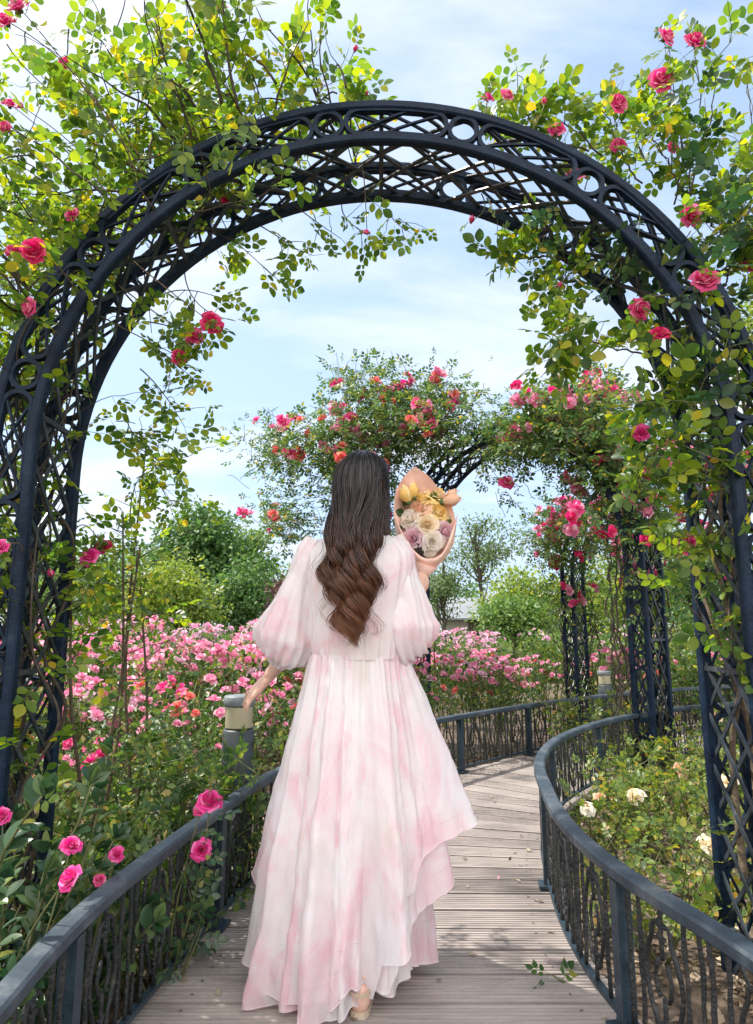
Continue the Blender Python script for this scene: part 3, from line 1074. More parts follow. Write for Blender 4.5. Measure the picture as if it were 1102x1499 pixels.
def near_left():
    rng = np.random.default_rng(11)
    root = thing('climbing_rose', 'tall climbing rose with yellow-green leaves spilling over the left side of the nearest arch', 'climbing rose', (-1.5, 2.6, -.1))
    off = np.array(root.location)
    canes, lv = MB(), Leaves()
    # old canes climbing the leg and following the arch
    for k in range(13):
        x0, y0 = rng.uniform(-1.75, -1.12), rng.uniform(2.35, 2.85)
        top = rng.uniform(182, 196) if k < 4 else rng.uniform(105, 165)
        pts = [(x0, y0, -.12)]
        rr = rng.uniform(RI - .05, RO + .10)
        yy = rng.uniform(-.05, DEP + .05)
        for dg in np.arange(236, top, -9):
            pts.append(hoop_pt(dg, rr + rng.normal() * .05, yy + rng.normal() * .05))
        p = smooth_path(pts, 60)
        shoot_mesh(canes, p, rng.uniform(.006, .012), .003, 0)
        for q in range(12, 60, 4):
            if rng.random() < .75:
                w = wander(p[q], unit(np.array([rng.normal() * .7, rng.normal() * .6, .45 + rng.random()])), rng.uniform(.12, .4), rng, .5)
                shoot_mesh(canes, w, .0025, .001, 0, 4)
                dress_cane(lv, w, rng, .115, 1, .2, .25 if p[q][2] < 1.9 else .4)
    # slender canes standing in the bed behind the leg
    for u0, v0, u1, v1, y in ((132, 1215, 205, 800, 3.1), (150, 1200, 180, 760, 3.2), (190, 1150, 215, 640, 3.3), (118, 1150, 105, 820, 2.9), (200, 1180, 205, 850, 3.3)):
        a, b = P(u0, v0, y), P(u1, v1, y - .2)
        p = smooth_path([a, a * .6 + b * .4 + rng.normal(size=3) * .03, b], 24)
        shoot_mesh(canes, p, .009, .004, 1)
        for q in range(12, 24):
            w = wander(p[q], unit(np.array([rng.normal(), rng.normal() * .5, .5])), rng.uniform(.15, .4), rng, .45)
            shoot_mesh(canes, w, .0025, .001, 0, 4)
            dress_cane(lv, w, rng, .10, 1, .3, .42)
    # the big crown of shoots above and outside the arch
    for k in range(106):
        dg = rng.uniform(94, 190)
        y = rng.uniform(-.15, DEP + .25)
        a = hoop_pt(dg, RO + rng.uniform(-.02, .12), y)
        n_ = unit(a - np.array([A1[0], a[1], min(a[2], SPR)]))
        d = n_ + np.array([-.25, rng.normal() * .55, .55]) + rng.normal(size=3) * .42
        L = rng.uniform(.25, 1.0) if dg > 108 else rng.uniform(.2, .6)
        p = wander(a, d, L, rng, .32, .10)
        shoot_mesh(canes, p, rng.uniform(.0035, .0075), .0017, 0)
        dress_cane(lv, p, rng, .120, 1, .15, .36)
        for q in range(4, len(p), 3):
            if rng.random() < .5:
                w = wander(p[q], unit(rng.normal(size=3) + np.array([-.2, 0, .35])), rng.uniform(.12, .38), rng, .4)
                shoot_mesh(canes, w, .0022, .001, 0, 4)
                dress_cane(lv, w, rng, .118, 1, .2, .42)
    # farther layers filling the upper-left corner
    for k in range(36):
        a = P(rng.uniform(-60, 370), rng.uniform(20, 330), rng.uniform(2.2, 2.95))
        p = wander(a, np.array([rng.normal(), rng.normal(), rng.uniform(-.2, .9)]), rng.uniform(.3, .7), rng, .35, .05)
        shoot_mesh(canes, p, .003, .0012, 0)
        dress_cane(lv, p, rng, .118, 1, .0, .5)
    # sprays hanging inside the arch
    for (u0, v0), (u1, v1), y, n_ in (((210, 470), (300, 505), 2.55, 9), ((215, 500), (290, 560), 2.6, 9), ((205, 540), (270, 625), 2.65, 9), ((240, 430), (330, 440), 2.62, 4),
                                      ((330, 345), (400, 405), 2.7, 5), ((430, 300), (500, 350), 2.66, 5), ((500, 300), (545, 345), 2.6, 5), ((560, 290), (600, 340), 2.6, 5),
                                      ((185, 600), (250, 690), 2.8, 10), ((200, 700), (255, 760), 3.0, 10), ((190, 760), (225, 690), 3.0, 9), ((170, 640), (225, 640), 2.75, 8),
                                      ((270, 400), (345, 470), 2.62, 5), ((380, 330), (440, 370), 2.68, 4)):
        a, b = P(u0, v0, y), P(u1, v1, y - .06)
        p = bow(a, b, rng, .04)
        shoot_mesh(canes, p, .003, .0012, 0)
        dress_cane(lv, p, rng, .10, 1, .3, min(.7, n_ / 13))
        for q in (6, 9, 12):
            w = wander(p[q], unit(rng.normal(size=3) + np.array([.3, 0, -.3])), rng.uniform(.06, .16), rng, .4)
            dress_cane(lv, w, rng, .095, 1, .2, .3 * min(1, n_ / 8))
            shoot_mesh(canes, w, .002, .001, 0, 4)
    # blooms at the places the photograph shows them
    for u, v, px, k, y in ((310, 473, 33, 'red', 2.55), (285, 492, 24, 'pink', 2.6), (262, 522, 26, 'red', 2.62), (320, 8, 25, 'pink', 2.5), (25, 8, 38, 'pink', 2.45), (8, 30, 32, 'pink', 2.5),
                           (48, 366, 38, 'red', 2.4), (20, 366, 28, 'pink', 2.5), (93, 92, 26, 'pink', 2.7), (42, 450, 32, 'pink', 2.5), (6, 186, 22, 'pink', 2.6), (335, 290, 22, 'red', 2.72),
                           (537, 340, 17, 'pink', 2.62), (535, 136, 18, 'pink', 2.55), (130, 815, 30, 'magenta', 3.0), (150, 800, 24, 'red', 3.1), (105, 312, 26, 'pink', 2.65), (60, 560, 20, 'pink', 2.8),
                           (14, 152, 24, 'pink', 2.8), (75, 840, 20, 'red', 2.9), (300, 45, 16, 'pink', 2.9), (520, 72, 16, 'red', 2.6), (470, 125, 14, 'pink', 2.9), (30, 155, 20, 'pink', 2.9), (0, 800, 26, 'magenta', 2.5)):
        y -= .12 if u > 250 else .38
        c = P(u, v, y)
        p = bow(nearest_hoop(c), c, rng, .03)
        shoot_mesh(canes, p, .003, .0018, 1)
        dress_cane(lv, p, rng, .10, 2, .3, .6)
        m = HI[k] if px > 20 else [HI_bud['pink']]
        bloom(root, m, c - off, px * (1 if px > 20 else 1.15), rng, y)
    canes.v = [v - off for v in canes.v]
    canes.build('canes', [M['cane_dark'], M['bark']], root)
    mb = MB()
    lv.emit(mb, COMP_HI)
    mb.v = [v - off for v in mb.v]
    mb.build('foliage', M['leaf_sun'], root)


near_left()


def near_right():
    rng = np.random.default_rng(23)
    root = thing('climbing_rose', 'sparser climbing rose with large deep pink blooms on the right side of the nearest arch', 'climbing rose', (1.5, 2.6, -.1))
    off = np.array(root.location)
    canes, lv, lc = MB(), Leaves(), Leaves()
    # thick pale stems twisting up the leg
    for k, (uu, y) in enumerate((([(1090, 1290), (1072, 1100), (1085, 980), (1062, 880), (1040, 760), (1075, 640), (1040, 520)], 2.55),
                                 ([(1110, 1200), (1095, 1060), (1060, 960), (1040, 900), (1020, 840), (1042, 790), (1030, 700)], 2.6),
                                 ([(1120, 1000), (1085, 880), (1055, 760), (1060, 640), (1010, 540)], 2.5),
                                 ([(1140, 1100), (1110, 800), (1090, 600), (1050, 450), (980, 340)], 2.65))):
        p = smooth_path([P(u, v, y + .06 * math.sin(q * 1.7)) for q, (u, v) in enumerate(uu)], 60)
        shoot_mesh(canes, p, (.014, .012, .009, .010)[k], .005, 1, 7)
        for q in range(20, 60, 3):
            w = wander(p[q], unit(rng.normal(size=3) + np.array([-.3, -.3, .4])), rng.uniform(.1, .35), rng, .45)
            shoot_mesh(canes, w, .0025, .001, 1, 4)
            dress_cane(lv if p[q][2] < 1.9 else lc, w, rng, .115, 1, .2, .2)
    # leaves hanging over the arch members
    for (u, v, ru, rv, n_, set_) in ((930, 350, 90, 35, 26, 0), (1030, 450, 60, 60, 24, 0), (1015, 560, 45, 60, 20, 1), (985, 640, 55, 50, 26, 1), (1040, 620, 40, 70, 20, 0), (860, 370, 50, 25, 10, 0),
                                     (1060, 340, 50, 50, 16, 0), (1030, 800, 30, 60, 12, 1), (955, 600, 30, 30, 8, 1), (1075, 760, 30, 90, 12, 1), (990, 700, 30, 30, 7, 1), (1080, 540, 40, 60, 14, 1)):
        for _ in range(int(n_ * .42)):
            a = P(u + rng.normal() * ru * .5, v + rng.normal() * rv * .5, rng.uniform(2.28, 2.62))
            w = wander(a, unit(rng.normal(size=3) + np.array([-.2, -.2, .2])), rng.uniform(.07, .22), rng, .4)
            shoot_mesh(canes, w, .0025, .001, 2, 4)
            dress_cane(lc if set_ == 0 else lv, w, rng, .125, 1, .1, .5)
    # shoots rising above the right shoulder
    for pts, y, pr in (([(1005, 330), (1012, 240), (1040, 170), (1050, 90), (1075, 55)], 2.45, .8), ([(985, 300), (1000, 220), (985, 140), (978, 60)], 2.5, .85), ([(1000, 310), (1030, 200), (1015, 60)], 2.42, .8),
                       ([(935, 270), (905, 210), (880, 160), (840, 140)], 2.5, .8), ([(880, 230), (840, 190), (790, 160), (755, 100)], 2.55, .85), ([(860, 220), (800, 200), (742, 138), (714, 142)], 2.5, .8),
                       ([(1060, 420), (1090, 330), (1110, 260)], 2.5, .75), ([(1030, 360), (1080, 290), (1100, 200), (1092, 110)], 2.6, .8), ([(960, 270), (930, 190), (960, 120)], 2.6, .85),
                       ([(900, 240), (905, 200), (890, 130)], 2.7, .7), ([(1000, 280), (960, 210), (940, 190)], 2.45, .8), ([(1040, 330), (1065, 260), (1095, 270)], 2.4, .7),
                       ([(820, 200), (780, 190), (740, 175)], 2.6, .7), ([(950, 520), (880, 505), (815, 490), (805, 510)], 2.45, .75), ([(870, 470), (840, 480), (820, 520), (835, 525)], 2.44, .9),
                       ([(800, 345), (760, 360), (722, 372)], 2.62, .8), ([(830, 380), (790, 375), (735, 385)], 2.6, .6), ([(840, 395), (825, 410), (818, 420)], 2.6, .7),
                       ([(970, 650), (935, 690), (940, 720)], 2.5, .6), ([(1010, 380), (1080, 330), (1130, 350)], 2.4, .8), ([(1040, 400), (1100, 380), (1140, 420)], 2.5, .8)):
        p = smooth_path([P(u, v, y) for u, v in pts], 22)
        p = p + rng.normal(size=p.shape) * .004
        shoot_mesh(canes, p, .0042, .0016, 0)
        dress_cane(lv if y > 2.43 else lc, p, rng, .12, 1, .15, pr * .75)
        for q in range(6, 22, 2):
            w = wander(p[q], unit(rng.normal(size=3) + np.array([0, 0, .25])), rng.uniform(.05, .2), rng, .4)
            shoot_mesh(canes, w, .002, .001, 2, 4)
            if rng.random() < .7:
                dress_cane(lv, w, rng, .115, 1, .1, pr * .42)
    for u, v, px, k, y in ((976, 53, 33, 'pink', 2.48), (1018, 58, 34, 'pink', 2.44), (968, 115, 40, 'pink', 2.46), (815, 188, 30, 'pink', 2.5), (742, 138, 22, 'pink', 2.5), (714, 142, 20, 'magenta', 2.5),
                           (796, 150, 18, 'pink', 2.5), (905, 150, 30, 'pink', 2.5), (842, 255, 34, 'pink', 2.6), (905, 212, 28, 'pink', 2.6), (1013, 315, 38, 'pink', 2.42), (1032, 408, 43, 'pink', 2.32),
                           (937, 452, 33, 'pink', 2.4), (965, 488, 30, 'red', 2.42), (690, 322, 18, 'pink', 2.7), (818, 418, 16, 'pink', 2.6), (940, 632, 28, 'magenta', 2.5), (1065, 845, 18, 'red', 2.6),
                           (1010, 790, 22, 'pink', 2.6), (745, 210, 16, 'pink', 2.75), (985, 215, 22, 'pink', 2.7), (1095, 390, 26, 'pink', 2.6)):
        y -= .12
        c = P(u, v, y)
        p = bow(nearest_hoop(c), c, rng, .02)
        if np.linalg.norm(p[0] - c) < .3:
            shoot_mesh(canes, p, .003, .0018, 2)
        dress_cane(lv, p[-6:], rng, .095, 2, .3, .7)
        m = HI[k] if px > 19 else [HI_bud['pink']]
        bloom(root, m, c - off, px * (1 if px > 19 else 1.2), rng, y, jit=.3)
    canes.v = [v - off for v in canes.v]
    canes.build('canes', [M['cane_dark'], M['bark'], M['cane_green']], root)
    mb = MB()
    lv.emit(mb, COMP_HI, 0)
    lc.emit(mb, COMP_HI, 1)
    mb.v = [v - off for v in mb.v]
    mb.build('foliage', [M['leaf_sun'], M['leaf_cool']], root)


near_right()


# ------------------------------------------------------------------ climbing roses on the two farther arches
def far_climber(label, base, blobs, blooms_n, seed, kinds, leafm, canes_pts, size=.125, bsize=.056, bloom_v=None):
    """blobs: (u, v, ru, rv, Y, clumps) ellipses of foliage at their true distance"""
    rng = np.random.default_rng(seed)
    root = thing('climbing_rose', label, 'climbing rose', base)
    off = np.array(base)
    lp, ld, lu, ls, cs = [], [], [], [], []
    canes = MB()
    for (u, v, ru, rv, y, n_) in blobs:
        for _ in range(int(n_ * 1.3)):
            a, r = rng.uniform(0, 2 * math.pi), math.sqrt(rng.random())
            c = P(u + ru * r * math.cos(a), v + rv * r * math.sin(a), y + rng.normal() * .28)
            k = rng.integers(16, 34)
            q = c + rng.normal(size=(k, 3)) * np.array([.13, .13, .095])
            lp.append(q)
            ld.append(unit((q - c) + rng.normal(size=(k, 3)) * .06 + np.array([0, 0, -.02])))
            lu.append(unit(rng.normal(size=(k, 3)) * .5 + np.array([0, 0, 1])))
            ls.append(size * rng.uniform(.6, 1.2, k))
            cs.append((c, y))
            for _ in range(2):
                w = wander(c + rng.normal(size=3) * .1, unit(rng.normal(size=3)), .3, rng, .4, 0, .06)
                tube(canes, w, .003, 3)
    for pts, r in canes_pts:
        p = smooth_path(pts, 40)
        tube(canes, p + rng.normal(size=p.shape) * .012, np.linspace(r, r * .5, 40), 5)
    canes.v = [v - off for v in canes.v]
    canes.build('canes', M['cane_dark'], root)
    mb = MB()
    scatter(mb, np.concatenate(lp) - off, np.concatenate(ld), np.concatenate(lu), np.concatenate(ls), COMP_LO)
    mb.build('foliage', leafm, root)
    cl = np.array([c for c, _ in cs])
    for i in range(blooms_n):
        c, y = cs[rng.integers(len(cs))]
        d = unit(np.array([rng.normal() * .8, -1 + rng.normal() * .5, rng.uniform(-.1, 1.0)]))
        c = c + d * rng.uniform(.12, .26)
        for j in range(rng.choice([1, 1, 2, 3])):
            m = LO[rng.choice(kinds)]
            dd = unit(d + rng.normal(size=3) * .5)
            place('rose_bloom', m[rng.integers(2)], root, c - off + rng.normal(size=3) * (.06 if j else 0), aim(dd, rng.uniform(0, 6)), bsize * rng.uniform(.75, 1.2))
    return root


def leg_canes(x, y, n, rng, h=(1.6, 2.8), sp=.2):
    out = []
    for _ in range(n):
        a = rng.uniform(0, 6.28)
        p = [np.array([x + math.cos(a) * sp * (1 + .3 * k % 1) + rng.normal() * .05, y + math.sin(a + k * .7) * sp, -.1 + k * .45]) for k in range(int(rng.uniform(*h) / .45) + 1)]
        out.append((p, rng.uniform(.006, .013)))
    return out


rg = np.random.default_rng(5)
far_climber('rose heavy with pink blooms spreading left from the second arch above the woman', (.15, 7.6, -.1),
            [(450, 650, 85, 38, 7.3, 22), (385, 665, 42, 26, 7.3, 6), (545, 610, 60, 62, 7.2, 22), (610, 600, 62, 42, 7.0, 24), (660, 602, 45, 24, 6.8, 8), (430, 745, 40, 42, 7.4, 9), (395, 775, 18, 30, 7.4, 3),
             (590, 655, 40, 30, 7.0, 9), (560, 720, 45, 60, 7.3, 14), (530, 555, 28, 22, 7.2, 4), (500, 690, 50, 40, 7.3, 12), (650, 645, 32, 20, 6.9, 4), (575, 800, 30, 60, 7.4, 9)],
            90, 31, ['bedpink', 'bedpink', 'pink', 'pink', 'coral'], M['leaf'],
            leg_canes(.25, 7.6, 9, rg) + [([(.2, 7.6, 1.6), (-.1, 7.5, 2.6), P(450, 660, 7.3)], .007), ([(.3, 7.6, 1.6), (.2, 7.4, 2.7), P(530, 560, 7.2)], .007), ([(.2, 7.6, 1.2), (-.3, 7.5, 2.0), P(395, 780, 7.4)], .006)])
far_climber('rose with pink blooms crowning the right half of the second arch', (2.25, 5.9, -.1),
            [(790, 625, 55, 32, 6.3, 24), (850, 605, 55, 34, 6.1, 26), (885, 640, 50, 40, 5.9, 20), (740, 650, 30, 26, 6.5, 8), (800, 668, 55, 16, 6.3, 5), (885, 700, 40, 34, 5.8, 8), (930, 700, 45, 55, 5.8, 8),
             (905, 770, 26, 60, 5.8, 5), (860, 570, 30, 14, 6.1, 4), (955, 760, 35, 60, 6.0, 5), (850, 740, 30, 20, 5.9, 2), (750, 715, 14, 10, 6.3, 2), (960, 850, 25, 40, 6.1, 4)],
            85, 32, ['bedpink', 'bedpink', 'pink', 'red'], M['leaf'], leg_canes(2.25, 5.85, 16, rg, (1.8, 3.2), .16))
far_climber('rose covered in small pink blooms about the farthest arch', (2.6, 8.8, -.1),
            [(810, 765, 36, 28, 8.6, 9), (860, 765, 45, 36, 8.6, 12), (795, 805, 28, 25, 8.6, 6), (850, 815, 36, 26, 8.6, 6), (930, 800, 50, 60, 8.0, 8), (1000, 760, 50, 60, 7.4, 10), (985, 690, 60, 40, 7.4, 14),
             (840, 870, 22, 30, 8.7, 5), (1050, 690, 50, 50, 7.0, 10)],
            95, 33, ['bedpink', 'bedpink', 'pink', 'red'], M['leaf'], leg_canes(2.62, 8.85, 12, rg, (1.6, 2.6), .17), .125, .058)


# ------------------------------------------------------------------ rose beds
def bush_proto(seed, kinds, n_leaf, n_bloom, leafm, label, tall=1.0, small=False):
    """a rose bush one metre high"""
    rng = np.random.default_rng(seed)
    root = thing('rose_bush', label, 'rose bush', (0, 0, 0))
    st = MB()
    tips = []
    for k in range(9):
        a = rng.uniform(0, 6.28)
        b = np.array([math.cos(a) * .06, math.sin(a) * .06, -.05])
        t = np.array([math.cos(a) * rng.uniform(.1, .42), math.sin(a) * rng.uniform(.1, .42), rng.uniform(.7, .98)])
        p = smooth_path([b, (b + t) / 2 + rng.normal(size=3) * .04, t], 8)
        tube(st, p, np.linspace(.008, .003, 8), 4)
        tips.append(t)
        for q in (3, 5, 6):
            t2 = p[q] + np.array([rng.normal() * .16, rng.normal() * .16, rng.uniform(.12, .3)])
            tube(st, np.array([p[q], (p[q] + t2) / 2 + rng.normal(size=3) * .02, t2]), (.004, .003, .002), 4)
            tips.append(t2)
    st.build('stems', M['cane_green'], root)
    nc = n_leaf // 12
    c = np.column_stack([rng.normal(size=nc) * .22, rng.normal(size=nc) * .22, .98 - np.abs(rng.normal(size=nc)) * .28])
    c[:, 2] = np.maximum(c[:, 2] - .9 * (c[:, 0] ** 2 + c[:, 1] ** 2), rng.uniform(.1, .5, nc))
    q = np.repeat(c, 12, 0) + rng.normal(size=(nc * 12, 3)) * .065
    d = unit(rng.normal(size=q.shape) + np.array([0, 0, -.1]))
    u = unit(rng.normal(size=q.shape) * .5 + np.array([0, 0, 1]))
    mb = MB()
    scatter(mb, q, d, u, .066 * rng.uniform(.6, 1.25, len(q)), LEAF6)
    mb.build('foliage', leafm, root)
    top = c[np.argsort(-c[:, 2] + rng.normal(size=nc) * .14)]
    for i in range(n_bloom):
        p = top[i % len(top)] + np.array([rng.normal() * .05, rng.normal() * .05, .07 + rng.random() * .05])
        dd = unit(np.array([p[0] * 1.2 + rng.normal() * .4, p[1] * 1.2 - .35 + rng.normal() * .4, .8]))
        m = LO[kinds[rng.integers(len(kinds))]]
        place('rose_bloom', m[rng.integers(2)], root, p, aim(dd, rng.uniform(0, 6)), .050 * rng.choice([.45, .7, .85, 1.0, 1.1, 1.3]) * rng.uniform(.9, 1.1))
    return root


def side_of(path, q):
    """signed distance-like test: positive to the right of the path"""
    p = np.asarray(path)
    i = np.argmin(np.linalg.norm(p - q, axis=1))
    i = min(i, len(p) - 2)
    t, w = p[i + 1] - p[i], np.asarray(q) - p[i]
    return -(t[0] * w[1] - t[1] * w[0]), np.linalg.norm(p - q, axis=1).min()


LP, RP = smooth_path(LEFT, 120), smooth_path(RIGHT, 120)


def beds():
    rng = np.random.default_rng(77)
    rows = {
        'near': [bush_proto(200 + k, ['bedpink', 'bedpink', 'bedpink', 'pink', 'coral'], 560, nb, M['leaf_bush'], '') for k, nb in enumerate((15, 20, 10))],
        'dense': [bush_proto(210 + k, ['bedpink'] * 8 + ['lilac', 'coral'], 680, 31, M['leaf_bush'], '') for k in range(3)],
        'lilac': [bush_proto(220 + k, ['lilac', 'lilac', 'bedpink'], 620, 26, M['leaf_bush'], '') for k in range(2)],
        'green': [bush_proto(230 + k, ['lilac'], 700, 3, M['leaf_bush'], '') for k in range(2)],
    }
    used = set()

    def put(kind, x, y, h, label, group):
        pr = rows[kind][rng.integers(len(rows[kind]))]
        if pr.name in used:
            r = copy_tree(pr, (x, y, -.1), rng.uniform(-.9, .9), h)
        else:
            used.add(pr.name)
            r = pr
            r.location, r.rotation_euler, r.scale = (x, y, -.1), (0, 0, rng.uniform(-.9, .9)), (h, h, h)
        r['label'], r['group'] = label, group

    legs = [(-1.33, 2.5), (-1.33, 2.7), A2_L, A2_R, A3_L, A3_R]
    for y, step in ((3.7, .55), (4.3, .55), (4.9, .6), (5.5, .6), (6.2, .62), (6.9, .65), (7.7, .7), (8.6, .75), (9.6, .8), (10.8, .9), (12.2, 1.0), (14, 1.15), (16.5, 1.3)):
        x = -.62 * y - .6
        while x < .62 * y:
            xx, yy = x + rng.normal() * .1, y + rng.normal() * .12
            x += step
            sd, dist = side_of(LP, (xx, yy))
            if sd > 0 or dist < .42 or min(math.hypot(xx - a, yy - b) for a, b in legs) < .35:
                continue
            uu = 551 + xx / yy * FPX
            if 480 < uu < 590 and yy > 8.2:
                continue                                   # wholly behind the woman
            right = uu > 560
            if y < 4.6:
                put('near', xx, yy, rng.uniform(.55, .72), 'low pink rose bush with thin foliage at the near edge of the left bed', 'low roses at the near edge of the left bed')
            elif y < 6.0:
                put('near' if rng.random() < .35 else 'dense', xx, yy, rng.uniform(.72, .88), 'waist-high pink rose bush in the front rows of the left bed behind the lamp', 'pink rose bushes in the front rows of the left bed')
            elif y < 10.2:
                if right:
                    put('dense', xx, yy, rng.uniform(.80, .92), 'pink rose bush in full bloom right behind the curved far railing', 'pink rose bushes behind the curved far railing')
                else:
                    put('dense', xx, yy, rng.uniform(.92, 1.08), 'pink rose bush in full bloom in the middle rows of the left bed', 'pink rose bushes in the middle rows of the left bed')
            elif right:
                put('lilac' if uu < 740 and rng.random() < .7 else 'green', xx, yy, rng.uniform(1.0, 1.18) + (yy - 10) * .012, 'pale lilac rose bush in the back rows beyond the pink roses on the right', 'pale roses beyond the pink roses on the right')
            else:
                put('lilac' if rng.random() < .6 else 'dense', xx, yy, rng.uniform(1.15, 1.32) + (yy - 10) * .012, 'tall pale pink rose bush in the back rows of the left bed below the trees', 'pale roses in the back rows of the left bed')
    for k in rows:
        for pr in rows[k]:
            if pr.name not in used:
                for c in list(pr.children):
                    bpy.data.objects.remove(c)
                bpy.data.objects.remove(pr)


beds()


def young_rose(label, loc, h, seed, n_stem=5, dens=.7, leafm=None, blooms=(), group=None, size=.085, spread=.5, name='rose_plant'):
    """a low, open rose plant; blooms are (x, y, z, radius, mesh list)"""
    rng = np.random.default_rng(seed)
    root = thing(name, label, 'rose plant', loc, 0, group)
    st, lv = MB(), Leaves()
    ends = []
    for k in range(n_stem):
        a = rng.uniform(0, 6.28)
        d = np.array([math.cos(a) * spread, math.sin(a) * spread, 1.0])
        p = wander((math.cos(a) * .03, math.sin(a) * .03, 0), d, h * rng.uniform(.6, 1.1), rng, .16)
        shoot_mesh(st, p, .0055, .002, 0)
        dress_cane(lv, p, rng, size, 1, .25, dens)
        ends.append(p[-1])
        for q in range(3, len(p), 3):
            if rng.random() < .6:
                w = wander(p[q], unit(np.array([rng.normal(), rng.normal(), .6])), h * rng.uniform(.15, .4), rng, .3)
                shoot_mesh(st, w, .003, .0015, 0, 4)
                dress_cane(lv, w, rng, size, 1, .1, dens)
    for (w, s, m, face) in blooms:
        c = np.array(w) - np.array(loc)
        p = bow((0, 0, .02), c, rng, .05)
        shoot_mesh(st, p, .004, .002, 0)
        dress_cane(lv, p, rng, size, 2, .35, .7)
        d = unit(np.array(face))
        place('rose_bloom', m, root, c - d * s * .4, aim(d, rng.uniform(0, 6)), s)
    st.build('stems', M['cane_green'], root)
    mb = MB()
    lv.emit(mb, COMP_MID)
    mb.build('foliage', leafm or M['leaf_bed'], root)
    return root


def right_bed():
    rng = np.random.default_rng(41)
    C_, PE, WH = CREAM

    def foot(w, dx=.05, dy=.08):
        return (w[0] + dx, w[1] + dy, -.1)
    w = P(930, 1165, 3.9)
    young_rose('open rose plant holding up one large cream bloom in the middle of the right bed', foot(w), .40, 1, 5, .7, None, [(w, .056, C_, (-.3, -.6, .8))])
    w = P(860, 1186, 3.75); w2 = P(878, 1166, 4.0)
    young_rose('low plant with two small pale pink roses just inside the curved rail', foot(w), .35, 2, 5, .6, None, [(w, .042, WH, (-.4, -.8, .3)), (w2, .036, PE, (0, -.7, .7))])
    w = P(998, 1127, 4.6)
    young_rose('rose plant with one peach bloom in front of the second arch leg', foot(w), .45, 3, 6, .7, None, [(w, .06, PE, (.2, -.8, .5))])
    w = P(1066, 1144, 3.6)
    young_rose('rose plant with a pale cream bloom seen through the lattice leg', foot(w, .1), .5, 4, 6, .7, None, [(w, .05, C_, (-.3, -.8, .5))])
    w = P(1047, 1050, 5.2)
    young_rose('taller rose plant with a faint peach bloom behind the lattice leg', foot(w, .1), .7, 5, 8, .7, None, [(w, .05, PE, (-.3, -.8, .5))])
    w = P(1037, 1235, 3.2)
    young_rose('low rose plant with a fading cream bloom beside the lattice leg', foot(w, -.05), .4, 6, 5, .7, None, [(w, .05, C_, (-.3, -.8, .7))])
    # plants without flowers
    k = 60
    for u, v, h, n_, dn in ((850, 1125, .55, 9, .9), (880, 1115, .6, 10, .9), (905, 1140, .5, 8, .85), (930, 1120, .55, 8, .85), (900, 1095, .6, 9, .9), (965, 1150, .4, 6, .7), (860, 1160, .35, 6, .8)):
        q = P(u, v, 1)
        t = (-.1 - CAM_H) / (q[2] - CAM_H)
        k += 1
        young_rose('bushy yellow-green rose plant without flowers at the foot of the second arch', (q[0] * t, t, -.1), h, k, n_, dn, None, (), 'flowerless rose plants at the foot of the second arch')
    n = 0
    while n < 40:
        x, y = rng.uniform(.9, 4.2), rng.uniform(1.9, 5.4)
        sd, dist = side_of(RP, (x, y))
        if sd < 0 or dist < .2 or math.hypot(x - 1.36, y - 2.5) < .3 or x > .62 * y + .4:
            continue
        k += 1; n += 1
        young_rose('sparse young rose plant with a few yellow-green leaves among dry litter in the right bed', (x, y, -.1), rng.uniform(.28, .55), k, 5, .7, None, (), 'sparse young rose plants in the right bed')
    for n in range(16):
        x, y = rng.uniform(2.6, 5.2), rng.uniform(4.0, 6.2)
        sd, dist = side_of(RP, (x, y))
        if sd < 0 or dist < .2 or math.hypot(x - 2.25, y - 5.8) < .4:
            continue
        k += 1
        young_rose('leafy green rose plant at the back of the right bed below the railing', (x, y, -.1), rng.uniform(.5, .85), k, 9, .85, M['leaf_bush'], (), 'leafy rose plants at the back of the right bed', .09)
    for n in range(12):
        x, y = rng.uniform(3.2, 6.5), rng.uniform(9.2, 12)
        k += 1
        young_rose('tall leafy rose plant behind the railing near the farthest arch', (x, y, -.1), rng.uniform(.8, 1.3), k, 9, .8, M['leaf_bush'], (), 'tall leafy rose plants near the farthest arch', .11)
    # left bed: low plants in front of the bushes
    n = 0
    while n < 20:
        x, y = rng.uniform(-2.3, -.75), rng.uniform(2.3, 3.9)
        sd, dist = side_of(LP, (x, y))
        if sd > 0 or dist < .15 or math.hypot(x + 1.33, y - 2.5) < .22:
            continue
        k += 1; n += 1
        young_rose('low green rose plant on the leaf litter beside the left railing', (x, y, -.1), rng.uniform(.3, .62), k, 6, .75, M['leaf_bush'], (), 'low rose plants beside the left railing', .08)
    young_rose('leafy rose plant in front of the near bollard lamp, half hiding it', (-.67, 3.16, -.1), .72, 301, 8, .85, M['leaf_bush'], (), None, .085, .16)
    young_rose('leafy rose plant on the left flank of the near bollard lamp', (-.86, 3.3, -.1), .85, 302, 9, .85, M['leaf_bush'], (), None, .085, .2)
    # sprigs over the rails
    MG = HI['magenta']
    w1, w2, w3 = P(306, 1172, 2.42), P(295, 1243, 2.38), P(296, 1180, 2.45)
    young_rose('slender rose sprig leaning over the left railing with bright pink blooms', (w2[0] - .12, 2.42, -.1), .5, 7, 3, .8, M['leaf_gloss'],
               [(w1, .040, MG[0], (.2, -.7, .7)), (w2, .036, MG[1], (.2, -.9, .4)), (w3, .034, HI['pink'][0], (-.3, -.5, .8))], None, .085, .25)
    q = P(830, 1395, 2.35)
    r = young_rose('small green rose sprig poking through the right railing onto the boards', (.73, 2.42, -.05), .2, 8, 1, .8, M['leaf'], (), None, .085, .1)
    for c in r.children:
        if c.name.startswith('foliage') or c.name.startswith('stems'):
            c.rotation_euler = (R(18), R(-52), 0)


right_bed()


